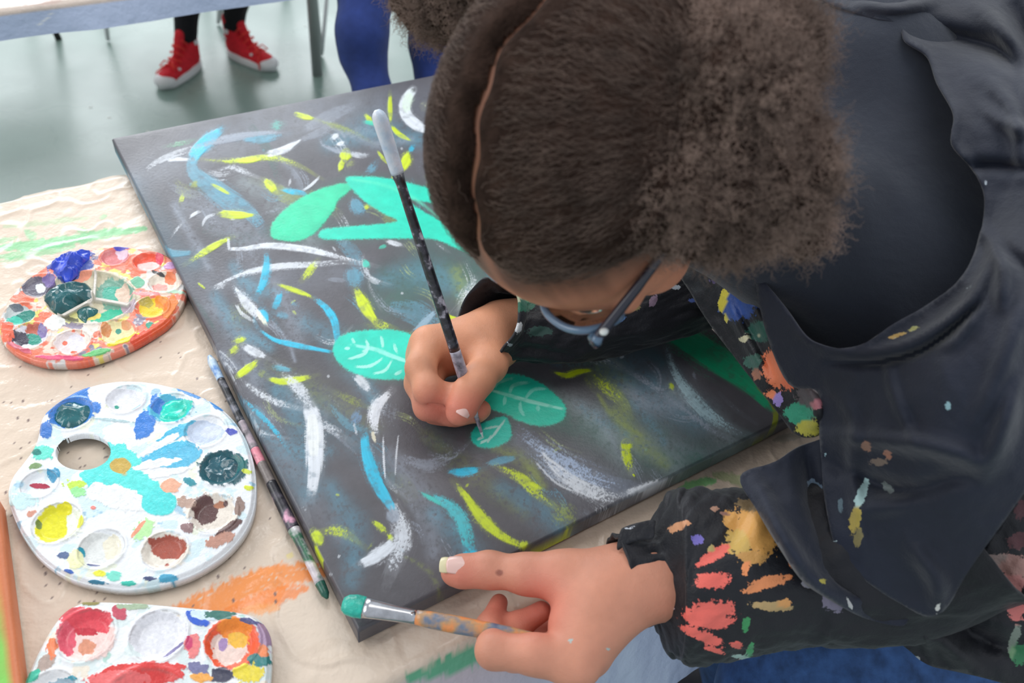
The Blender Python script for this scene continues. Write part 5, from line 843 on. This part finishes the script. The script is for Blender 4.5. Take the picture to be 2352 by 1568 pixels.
puff('hair_puff', [(Q(1650, 230, .425), .052), (Q(1760, 400, .435), .042), (Q(1590, 420, .435), .046), (Q(1450, 300, .425), .026), (Q(1500, 200, .43), .036), (Q(1410, 320, .435), .020), (Q(1420, 150, .455), .034), (Q(1500, 430, .43), .030), (Q(1845, 530, .46), .017), (Q(1680, 500, .45), .030), (Q(1560, 140, .44), .045), (Q(1730, 120, .45), .044), (Q(1400, 60, .46), .040), (Q(1620, -20, .46), .05)], 62000, .015)
puff('hair_puff', [(Q(1050, -30, .515), .043), (Q(985, -20, .525), .027), (Q(1120, -50, .505), .038), (Q(1180, -20, .50), .030)], 16000, .014)

# ---- glasses
gl = empty('eyeglasses', tuple(Q(1320, 740, .49))); tag(gl, 'blue grey plastic eyeglasses worn by the painting child', 'glasses')
m_fr = mat('milky blue acetate', (104, 134, 164), .2, .5, trans=.25, coat=.4); m_tp = mat('dark violet temple', (26, 24, 44), .25, .5, coat=.5, vary=(60, .8, 1.3)); m_gl = mat('lens glass', (240, 245, 245), .02, .5, trans=1.0)
hL = Q(1368, 782, .466); gd = unit(R @ np.array([.58, -.46, .67])); dn_ = -UA * .94 + FA * -.30; dn_ = unit(dn_ - gd * (dn_ @ gd)); nrm_ = np.cross(gd, dn_); nrm_ = nrm_ if nrm_ @ FA > 0 else -nrm_
for k, s_ in enumerate((0, 1)):
    c = hL - gd * (.028 + s_ * .062) + dn_ * .013; a = np.linspace(0, 2 * math.pi, 48, endpoint=False); ring = [c + gd * .0245 * math.copysign(abs(math.cos(t)) ** .85, math.cos(t)) + dn_ * .0190 * math.copysign(abs(math.sin(t)) ** .85, math.sin(t)) - nrm_ * .004 * math.cos(t) ** 2 for t in a]
    ring = ring + ring[:1]; V_, F_ = tube(ring, .0024, 10, cap=False); mesh_obj('rim', V_, F_, m_fr, gl)
    o = mesh_obj('lens', [c + (np.array(p) - c) * .97 for p in ring[:-1]] + [c + nrm_ * .001], [(i, (i + 1) % 48, 48) for i in range(48)], m_gl, gl); md = o.modifiers.new('s', 'SOLIDIFY'); md.thickness = .0015
tube_obj('bridge', spline([hL - gd * .052 + dn_ * .006, hL - gd * .062 + dn_ * .002, hL - gd * .072 + dn_ * .006], 6), .0019, m_fr, gl, 10)
ear = Q(1572, 520, .437); tube_obj('temple', spline([hL + gd * .0015, hL * .97 + ear * .03, hL * .5 + ear * .5 + vC * .0005, ear, ear - FA * .02 - UA * .02], 8), np.r_[np.linspace(.0035, .0029, 17), np.linspace(.0026, .0022, 16)], m_tp, gl, 12)
hRt = hL - gd * .117; earR = hp(-.080, -.005, -.010); tube_obj('temple', [hRt, hRt * .5 + earR * .5, earR], .0024, m_tp, gl, 10)
mesh_obj('hinge', *tube([hL - gd * .004 + dn_ * .001, hL + gd * .001, hL + gd * .002 - nrm_ * .004], [.0030, .0034, .0028], 12), m_fr, gl)
sdf('paint_drop', [(.003, [ell(hL * .92 + ear * .08 + vC * .0028, (.0022, .0026, .0014)), ell(hL * .90 + ear * .10 + vC * .0028 + gd * .001, (.0016, .0016, .0012))])], hL - .02, hL + .03, .0008, mat('dried white paint', (225, 228, 226), .4), gl)
recentre(gl)

# ------------------------------------------------------------ clothes
m_smock = splat_mat('black smock cloth', (23, 30, 47), .62, [(42, .0014), (900, .0003), (9, .005)], sheen=.22, spec=.35)
m_sleeve = splat_mat('black sleeve cloth', (15, 17, 26), .5, [(60, .0016), (900, .0003)], sheen=.12, spec=.4)
m_shirt = mat('dark grey blue knit', (44, 49, 60), .85, .2, bump=[(20, .003), (1200, .0003)], sheen=.25, vary=(8, .85, 1.2))
def paint_splats(V, items, N=None):
    px, py, _ = proj(V); mask = np.full(len(V), -1.); col = np.tile(lin((120, 110, 100)), (len(V), 1)); front = np.ones(len(V), bool) if N is None else (N @ vC > -.05)
    for (x, y, rx, ry, ang, c) in items:
        ca, sa = math.cos(ang), math.sin(ang); u = ((px - x) * ca + (py - y) * sa) / rx; v = (-(px - x) * sa + (py - y) * ca) / ry
        m = .5 + .55 * np.clip(1 - np.hypot(u, v), -1, .8); m = np.where(front, m, -1); b = m > mask; mask = np.where(b, m, mask); col[b] = lin(c)
    return {'mask': mask, 'splat': col}
def rbf(ctrl, x, y, s=400.):
    c = np.array(ctrl, float); n = len(c); X = c[:, :2] / s; r = np.linalg.norm(X[:, None] - X[None], axis=2); U = lambda r: np.where(r > 0, r * r * np.log(np.maximum(r, 1e-9)), 0)
    A = np.zeros((n + 3, n + 3)); A[:n, :n] = U(r) + np.eye(n) * 1e-3; A[:n, n] = 1; A[:n, n + 1:] = X; A[n, :n] = 1; A[n + 1:, :n] = X.T
    w = np.linalg.solve(A, np.r_[c[:, 2], 0, 0, 0]); out = np.zeros(x.shape)
    for i in range(n): out += w[i] * U(np.hypot(x / s - X[i, 0], y / s - X[i, 1]))
    return out + w[n] + w[n + 1] * x / s + w[n + 2] * y / s
def sheet(name, out, ctrl, creases, step, m, splats=(), noise=(.0022, 60), edge=None, thick=.0016):
    L = spline(out, 6, True); x0, y0 = L.min(0); x1, y1 = L.max(0)
    d = np.linalg.norm(np.diff(np.vstack([L, L[:1]]), axis=0), axis=1); bd = []
    for i in range(len(L)):
        k = max(1, int(d[i] / step)); 
        for t in range(k): bd.append(L[i] + (L[(i + 1) % len(L)] - L[i]) * t / k)
    bd = np.array(bd); gx, gy = np.meshgrid(np.arange(x0, x1, step), np.arange(y0, y1, step), indexing='ij'); gx = gx + (np.arange(gx.shape[1]) % 2) * step / 2; gx = gx.ravel(); gy = gy.ravel()
    ins = inside(gx, gy, bd); gx, gy = gx[ins], gy[ins]; dd = pdist(gx, gy, np.vstack([bd, bd[:1]]))[0]; ok = dd > step * .6
    pts = np.vstack([bd, np.stack([gx[ok], gy[ok]], -1)]); n = len(bd)
    r = delaunay_2d_cdt([Vector((float(a), float(b))) for a, b in pts], [(i, (i + 1) % n) for i in range(n)], [], 1, 1e-6)
    pv = np.array([tuple(v) for v in r[0]]); tri = np.array(r[2]); x, y = pv[:, 0], pv[:, 1]; dep = rbf(ctrl, x, y)
    for (pl, wd, hgt) in creases:
        q = spline(pl, 5) if len(pl) > 2 else np.array(pl, float); c, t, _, _ = pdist(x, y, q); dep = dep - 1.7 * hgt * np.exp(-(c / wd) ** 2) * np.sin(np.clip(t, .0, 1) * math.pi * .92 + .12) ** .6
    dep = dep + noise[0] * (fbm(x / noise[1], y / noise[1] * .8 + 7, 17, 4) - .5) * 2
    if edge: ed = pdist(x, y, np.array(edge[0], float))[0]; dep = dep - edge[2] * np.exp(-(ed / edge[1]) ** 2)
    W = Q(x, y, dep); o = mesh_obj(name, W, tri, m, girl, attrs=paint_splats(W, splats)); md = o.modifiers.new('cloth', 'SOLIDIFY'); md.thickness = thick; md.offset = 0; return o
# knit top showing in the open neck of the smock
def shirtd(V, Fq):
    N = normals(V, Fq); n = fbm(V[:, 0] * 14 + V[:, 2] * 5, V[:, 1] * 9, 4, 3); return V + N * ((n - .5) * .012)[:, None]
shirt = [(.05, [cone((.15, .53, .985), (.31, .55, .925), .056, .098), cone((.31, .55, .925), Q(1975, 200, .69), .095, .080), cone((.35, .44, .90), S_R + bx([-.02, -.04, .02]), .058, .070), cone((.33, .54, .885), (.52, .53, .66), .098, .13)])]
lo, hi = bb([S_L, S_R, (.55, .53, .62), (.18, .5, .9)], .20); sdf('knit_top', shirt, lo, hi, .006, m_shirt, girl, 2, shirtd)
collar = [(1800, -60), (1850, -20), (1905, 10), (1990, 40), (2062, 56), (2080, 95), (2130, 130), (2152, 190), (2190, 262), (2186, 330), (2242, 400), (2262, 460), (2246, 560), (2206, 640), (2130, 700), (2050, 745), (1990, 786), (1940, 800), (1888, 792), (1850, 770)]
main = collar + [(1800, 700), (1740, 640), (1760, 760), (1812, 880), (1880, 900), (1884, 1000), (1896, 1150), (1930, 1290), (1985, 1330), (2060, 1380), (2152, 1412), (2232, 1300), (2352, 1130), (2480, 960), (2680, 860), (2700, 300), (2680, -80), (2200, -90)]
mctrl = [(1850, -40, .66), (2062, 56, .615), (2130, 130, .60), (2190, 280, .565), (2262, 460, .545), (2246, 560, .535), (2130, 700, .535), (1990, 786, .545), (1888, 792, .565), (1760, 700, .60), (1820, 880, .60), (1884, 1000, .590), (1896, 1150, .585), (1930, 1290, .575), (2060, 1380, .560), (2152, 1412, .545), (2352, 1130, .50), (2100, 1000, .520), (2150, 850, .505), (2300, 800, .480), (2300, 600, .50), (2352, 300, .545), (2300, 100, .59), (2200, -60, .64), (2600, 300, .56), (2600, 800, .50), (2480, 960, .50), (2050, 1150, .545), (2250, 1000, .49)]
mcr = [([(2262, 250), (2350, 300), (2500, 300)], 16, .006), ([(2180, 390), (2290, 380), (2420, 400)], 13, -.006), ([(2270, 190), (2330, 260), (2352, 400)], 18, .007), ([(2250, 520), (2300, 600), (2300, 700)], 16, .006), ([(2280, 560), (2360, 620), (2420, 740)], 18, -.006),
       ([(1900, 810), (2000, 810), (2110, 780), (2230, 690), (2290, 560)], 12, .005), ([(1905, 830), (2010, 832), (2130, 800), (2250, 700)], 10, -.006), ([(2080, 60), (2200, 90), (2300, 120), (2400, 200)], 26, -.012), ([(1950, 10), (2060, 20), (2140, 5)], 14, .008), ([(2240, 20), (2300, 60), (2352, 150), (2380, 300)], 22, .008), ([(2320, 0), (2360, 90), (2420, 180)], 30, -.014),
       ([(1900, 1000), (2050, 1010), (2200, 1040), (2262, 1080)], 22, .009), ([(1905, 1060), (2080, 1130), (2180, 1110), (2262, 1085)], 26, -.009), ([(2262, 1080), (2300, 1000), (2340, 860)], 24, .008), ([(2040, 840), (2060, 920), (2100, 1010)], 12, .0035), ([(1960, 1170), (2080, 1150), (2240, 1100)], 22, .006), ([(1900, 880), (1960, 960), (1960, 1100), (1990, 1280)], 16, .004),
       ([(2140, 480), (2180, 430), (2240, 420)], 12, .005), ([(2090, 1250), (2150, 1330), (2150, 1400)], 22, .006), ([(2350, 700), (2300, 850), (2250, 960)], 26, .006), ([(2160, 800), (2200, 780), (2260, 700)], 10, .003)]
GRn = (60, 160, 130)
msp = [(1980, 1135, 11, 34, .3, (168, 200, 200)), (1966, 1190, 12, 34, .2, (180, 160, 80)), (1972, 1235, 9, 24, .2, (130, 120, 80)), (2178, 932, 7, 9, 0, (150, 190, 200)), (2040, 1040, 12, 8, .9, (160, 110, 90)), (2020, 1060, 20, 9, 0, (120, 105, 95)), (1990, 1022, 12, 14, -.5, (150, 110, 90)), (2154, 1396, 5, 12, .2, (215, 215, 210)), (1948, 776, 10, 5, 0, (190, 170, 90)), (2060, 772, 22, 5, -.3, (170, 140, 80)), (2098, 756, 14, 5, -.3, (150, 150, 90)), (1920, 1242, 6, 5, 0, (180, 200, 205)), (1898, 1045, 4, 6, 0, (150, 180, 190)), (2230, 660, 8, 4, -.4, (170, 185, 190)), (2262, 420, 4, 6, 0, (170, 180, 190)), (1985, 860, 4, 4, 0, (150, 160, 170)), (2040, 1120, 10, 18, -.6, (110, 120, 120)), (1932, 1160, 6, 16, 0, (90, 110, 120)), (2090, 870, 4, 3, 0, (150, 150, 150)), (1935, 1300, 6, 6, 0, (180, 190, 190)), (2150, 520, 4, 4, 0, (160, 170, 180))]
sheet('smock', main, mctrl, mcr, 8, m_smock, msp, (.0022, 70), edge=(collar, 14, .004))
bib = [(1560, 606), (1680, 600), (1790, 640), (1810, 740), (1850, 830), (1896, 870), (1902, 960), (1885, 995), (1852, 1004), (1822, 991), (1790, 950), (1745, 893), (1700, 835), (1632, 745), (1592, 680)]
bsp = [(1702, 630, 26, 16, .5, (205, 90, 110)), (1698, 700, 42, 34, 0, (46, 78, 150)), (1664, 690, 12, 26, .2, (215, 200, 70)), (1776, 716, 14, 32, -.4, (176, 150, 190)), (1785, 845, 30, 44, -.3, (234, 130, 90)), (1815, 868, 26, 24, 0, (236, 120, 80)), (1748, 760, 30, 24, 0, (40, 90, 80)), (1730, 830, 20, 16, 0, (60, 100, 90)), (1862, 905, 30, 30, 0, (88, 80, 84)), (1838, 950, 32, 24, .2, (50, 150, 120)), (1856, 980, 26, 20, .1, (180, 175, 70)), (1788, 915, 12, 16, 0, (150, 130, 200)), (1775, 905, 16, 10, 0, (225, 130, 90)), (1710, 778, 10, 8, 0, (210, 205, 170)), (1745, 770, 8, 5, .3, (190, 190, 160)), (1875, 925, 14, 16, 0, (190, 120, 130)), (1650, 640, 20, 10, 0, (80, 70, 110)), (1740, 860, 10, 14, 0, (160, 110, 90)), (1670, 730, 5, 12, 0, (200, 190, 90))]
sheet('smock_front', bib, [(1600, 620, .70), (1700, 640, .65), (1800, 700, .615), (1860, 850, .598), (1890, 980, .598), (1820, 985, .622), (1750, 880, .645), (1690, 770, .675)], [([(1700, 650), (1760, 760), (1830, 900)], 16, .008), ([(1850, 880), (1880, 940), (1865, 990)], 18, .010), ([(1660, 660), (1710, 770), (1770, 880)], 12, .006)], 6, m_sleeve, bsp, (.003, 34))
flap = [(1700, 1095), (1780, 1060), (1850, 1020), (1960, 1005), (1985, 1150), (2015, 1290), (2040, 1350), (2080, 1392), (2076, 1436), (1990, 1420), (1900, 1372), (1842, 1330), (1795, 1262), (1745, 1180)]
sheet('smock_fold', flap, [(1700, 1095, .600), (1900, 1015, .605), (1925, 1150, .600), (1960, 1290, .588), (2080, 1392, .572), (1990, 1420, .575), (1842, 1330, .566), (1745, 1180, .580), (1850, 1200, .575)], [([(1740, 1110), (1800, 1230), (1880, 1340), (1990, 1405)], 20, .010), ([(1850, 1040), (1870, 1150), (1930, 1300)], 22, -.010), ([(1900, 1330), (1960, 1370), (2060, 1400)], 10, .004)], 7, m_smock,
      [(1985, 1348, 12, 8, .3, (60, 150, 110)), (2022, 1366, 30, 6, .3, (150, 170, 180)), (1888, 1335, 10, 5, .6, (190, 180, 80)), (1950, 1385, 4, 14, -.5, (190, 190, 190)), (1865, 1110, 14, 10, 0, (110, 130, 150)), (1880, 1130, 12, 20, 0, (100, 120, 140))], (.003, 50))
skirt = [(1990, 1420), (2080, 1395), (2152, 1405), (2232, 1300), (2352, 1120), (2480, 950), (2620, 1000), (2640, 1640), (2400, 1600), (2330, 1575), (2220, 1545), (2130, 1525), (2085, 1490), (2040, 1455)]
PK = (196, 132, 128)
sksp = [(2300, 1340, 60, 26, -.1, PK), (2330, 1300, 46, 24, .3, (170, 130, 122)), (2270, 1330, 40, 16, .2, (206, 130, 126)), (2335, 1400, 20, 26, 0, (214, 120, 115)), (2290, 1285, 34, 14, 0, (150, 130, 124)), (2340, 1240, 26, 20, 0, (90, 50, 56)), (2330, 1460, 10, 30, .4, (130, 140, 130)), (2345, 1500, 20, 26, .4, (50, 120, 80)), (2326, 1496, 10, 14, 0, (120, 160, 120)), (2105, 1510, 10, 6, 0, (160, 165, 165)), (2250, 1500, 4, 4, 0, (150, 150, 150)), (2345, 1170, 16, 24, 0, (80, 40, 48)), (2240, 1275, 14, 8, .4, (170, 150, 140)), (2310, 1370, 20, 8, .8, (190, 120, 120))]
sheet('smock_hem', skirt, [(1990, 1420, .585), (2152, 1405, .590), (2232, 1300, .585), (2352, 1120, .575), (2352, 1400, .570), (2300, 1560, .590), (2130, 1525, .600), (2600, 1300, .60), (2050, 1455, .595)], [([(2060, 1440), (2160, 1470), (2240, 1540)], 22, .008), ([(2180, 1380), (2230, 1450), (2350, 1500)], 26, -.008), ([(2110, 1430), (2150, 1520)], 10, .004)], 8, m_sleeve, sksp, (.004, 50))
def sleeve(name, path, radii, gather, splats, m, flat=.9, amp=.10, seed=3, ns=240, nt=110, roll=.0):
    pts = spline(path, 24); t = np.linspace(0, 1, len(pts)); T_ = np.linspace(0, 1, nt); cx = np.stack([np.interp(T_, t, pts[:, i]) for i in range(3)], -1); rr = np.interp(T_, [a for a, b in radii], [b for a, b in radii])
    k5 = np.array([.06, .12, .64 * 0 + .64, .12, .06]); k5 /= k5.sum(); 
    for _ in range(3): rp = np.pad(rr, 2, 'edge'); rr = sum(k5[i] * rp[i:i + nt] for i in range(5))
    tg = unit(np.gradient(cx, axis=0)); u = unit(np.cross(tg, vC)); v = np.cross(u, tg); V = []
    a = np.linspace(0, 2 * math.pi, ns, endpoint=False); A, TT = np.meshgrid(a, T_, indexing='xy')
    g = np.zeros_like(A)
    for (t0, w_, am, k) in gather: g += am * np.exp(-((TT - t0) / w_) ** 2) * (np.cos(k * A + 3 * np.sin(2 * A)) + .5 * np.cos((k * 1.7 // 1) * A + 1))
    wr = (fbm(np.cos(A) * 2.3 + 9 + TT * 3, np.sin(A) * 2.3 + TT * 11, seed, 4) - .5) * 2 * amp * sst(0, .2, TT) + (fbm(np.cos(A) * 1.2 + TT * 16, np.sin(A) * 3 + 5, seed + 4, 2) - .5) * amp
    rad = rr[:, None] * (1 + g + wr); W = cx[:, None, :] + rad[..., None] * (np.cos(A)[..., None] * u[:, None, :] + flat * np.sin(A)[..., None] * v[:, None, :])
    i = np.arange(nt * ns).reshape(nt, ns); j2 = np.roll(np.arange(ns), -1); Fq = np.stack([i[:-1].ravel(), i[1:].ravel(), i[1:][:, j2].ravel(), i[:-1][:, j2].ravel()], -1)
    N = normals(W.reshape(-1, 3), Fq); c0 = np.repeat(cx, ns, 0); N = N * np.sign(((W.reshape(-1, 3) - c0) * N).sum(1))[:, None]
    o = mesh_obj(name, W.reshape(-1, 3), Fq, m, girl, attrs=paint_splats(W.reshape(-1, 3), splats, N)); md = o.modifiers.new('cloth', 'SOLIDIFY'); md.thickness = .0022; md.offset = 0; return o
CO = (244, 112, 100); OC = (214, 158, 84); OR = (240, 150, 96)
lsp = [(1640, 1275, 44, 13, -.55, CO), (1636, 1333, 40, 18, -.1, CO), (1630, 1405, 56, 26, -.15, CO), (1600, 1420, 30, 16, .4, CO), (1620, 1462, 40, 12, .35, CO), (1650, 1428, 34, 14, -.2, CO), (1590, 1450, 26, 10, .5, CO), (1690, 1478, 14, 8, 0, CO), (1640, 1490, 24, 6, .3, CO),
       (1735, 1215, 52, 60, -.4, OC), (1700, 1240, 34, 34, .5, (205, 170, 90)), (1680, 1200, 16, 26, -.5, OC), (1770, 1190, 40, 34, .3, (222, 160, 90)), (1725, 1280, 34, 16, .1, (200, 150, 84)), (1840, 1290, 34, 24, .8, OR), (1860, 1310, 16, 20, .3, (236, 150, 120)), (1765, 1335, 44, 14, -.2, OR), (1730, 1350, 26, 9, -.3, OR), (1712, 1300, 8, 22, .2, OR), (1770, 1390, 46, 10, .1, (190, 160, 110)), (1800, 1385, 16, 12, 0, (222, 160, 96)), (1560, 1210, 24, 9, -.4, (210, 150, 110)), (1600, 1240, 16, 12, .3, (120, 110, 190)), (1632, 1262, 8, 10, 0, (190, 170, 110)), (1712, 1430, 9, 18, .2, (60, 150, 90)), (1722, 1490, 8, 18, .2, (70, 160, 100)), (1700, 1505, 24, 5, .2, (170, 200, 190)), (1740, 1130, 20, 12, 0, (90, 100, 110)), (1910, 1385, 26, 16, .6, (120, 115, 135)), (1850, 1340, 12, 8, .4, (150, 150, 160)), (1495, 1338, 8, 5, -.4, (90, 130, 120)), (1640, 1170, 10, 6, 0, (170, 130, 110)), (1665, 1182, 16, 5, .3, (150, 110, 100)), (1545, 1395, 6, 5, 0, (170, 175, 180)), (1720, 1165, 30, 16, .3, (120, 100, 70))]
sleeve('smock_sleeve', pz((1424, 1338, .800), (1500, 1325, .800), (1545, 1322, .800), (1600, 1322, .802), (1700, 1316, .802), (1850, 1290, .805), (2050, 1265, .83), (2250, 1180, .88)), [(0, .0345), (.07, .0325), (.125, .0290), (.155, .0300), (.22, .0480), (.30, .0590), (.42, .0600), (.6, .060), (1, .065)], [(.13, .05, .050, 13), (.20, .07, .035, 9), (0, .03, .02, 7)], lsp, m_sleeve, .78, .10, 5)
tb_ = sheet('cuff_tab', [(1424, 1222), (1440, 1208), (1500, 1194), (1504, 1212), (1500, 1236), (1470, 1240), (1440, 1250), (1418, 1262)], [(1424, 1222, .592), (1500, 1194, .590), (1500, 1236, .585), (1418, 1262, .590)], [], 5, m_sleeve, [(1446, 1212, 14, 3, -.1, (190, 195, 205))], (.001, 30))
rsp = [(1160, 690, 14, 12, .4, (210, 150, 120)), (1185, 690, 12, 16, .3, (170, 180, 150)), (1200, 700, 30, 16, 0, (40, 100, 80)), (1190, 752, 6, 12, .3, (210, 215, 220)), (1210, 690, 10, 8, 0, (60, 150, 110)), (1345, 735, 30, 12, .3, (120, 110, 90)), (1420, 730, 16, 8, 0, (90, 130, 190)), (1300, 700, 20, 14, .3, (110, 70, 70)), (1450, 700, 20, 14, -.3, (130, 120, 80)), (1500, 690, 8, 16, .4, (130, 110, 130)), (1170, 790, 6, 4, 0, (170, 180, 190)), (1550, 660, 12, 6, 0, (170, 180, 190)), (1240, 760, 30, 12, 0, (50, 80, 74)), (1130, 660, 10, 6, 0, (200, 140, 110)), (1590, 690, 10, 6, 0, (70, 90, 150))]
sleeve('smock_sleeve', pz((1120, 728, .824), (1168, 742, .808), (1300, 735, .802), (1450, 700, .806), (1620, 640, .815), (1720, 600, .86), (1800, 560, .90)), [(0, .0400), (.06, .0390), (.14, .0350), (.3, .0380), (.6, .046), (1, .058)], [(.02, .05, .03, 5), (.2, .1, .04, 7)], rsp, m_sleeve, .86, .13, 9)
# jeans and shoes below the table
hpL, hpR = bx([.58, .42, .56]), bx([.58, .64, .56]); knL = P(1800, 1610, .52); knR = knL + bx([.02, .22, 0])
jg = [(.03, [ell((.58, .53, .58), (.16, .17, .12))] + chain([hpL, P(1900, 1530, .56), knL, knL + bx([.06, .02, -.40])], [.085, .078, .062, .048]) + chain([hpR, knR, knR + bx([.06, 0, -.40])], [.085, .062, .048]))]
def jd(V, Fq): N = normals(V, Fq); n = 1 - np.abs(2 * fbm(V[:, 0] * 12, V[:, 1] * 14 + V[:, 2] * 6, 7, 3) - 1); return V + N * ((n - .6) * .010)[:, None]
m_den = mat('washed denim', (54, 86, 136), .8, .25, vary=(60, .6, 1.5), bump=[(1400, .0004), (60, .001)], sheen=.1)
lo, hi = bb([knL, hpR, hpL, knL + bx([.06, 0, -.40]), (.7, .5, .6), knR], .14); sdf('jeans', jg, lo, hi, .006, m_den, girl, 2, jd)
sL = [P(2035, 1440, .615), P(1960, 1500, .60), P(1900, 1568, .585)]
for k in (knL, knR):
    a = k + bx([.06, 0, -.45]); sdf('shoe', [(.02, [ell(a + bx([-.05, 0, -.005]), (.12, .045, .042)), cone(a + bx([.0, 0, 0]), a + bx([.0, 0, .07]), .042, .044)])], a - .2, a + .2, .006, mat('dark shoe', (46, 46, 52), .6), girl)
st = empty('stool', (.58, .53, 0)); tag(st, 'plain low stool under the seated painting child, mostly hidden', 'stool')
V_, F_ = tube([(.58, .53, .405), (.58, .53, .41), (.58, .53, .44), (.58, .53, .445)], [.165, .17, .17, .165], 40); mesh_obj('seat', V_, F_, m_wood, st, smooth=False)
for a in range(4): c, s_ = math.cos(a * math.pi / 2 + .7), math.sin(a * math.pi / 2 + .7); tube_obj('leg', [(.58 + .12 * c, .53 + .12 * s_, .406), (.58 + .16 * c, .53 + .16 * s_, 0)], .013, m_steel, st)
recentre(st); recentre(girl)
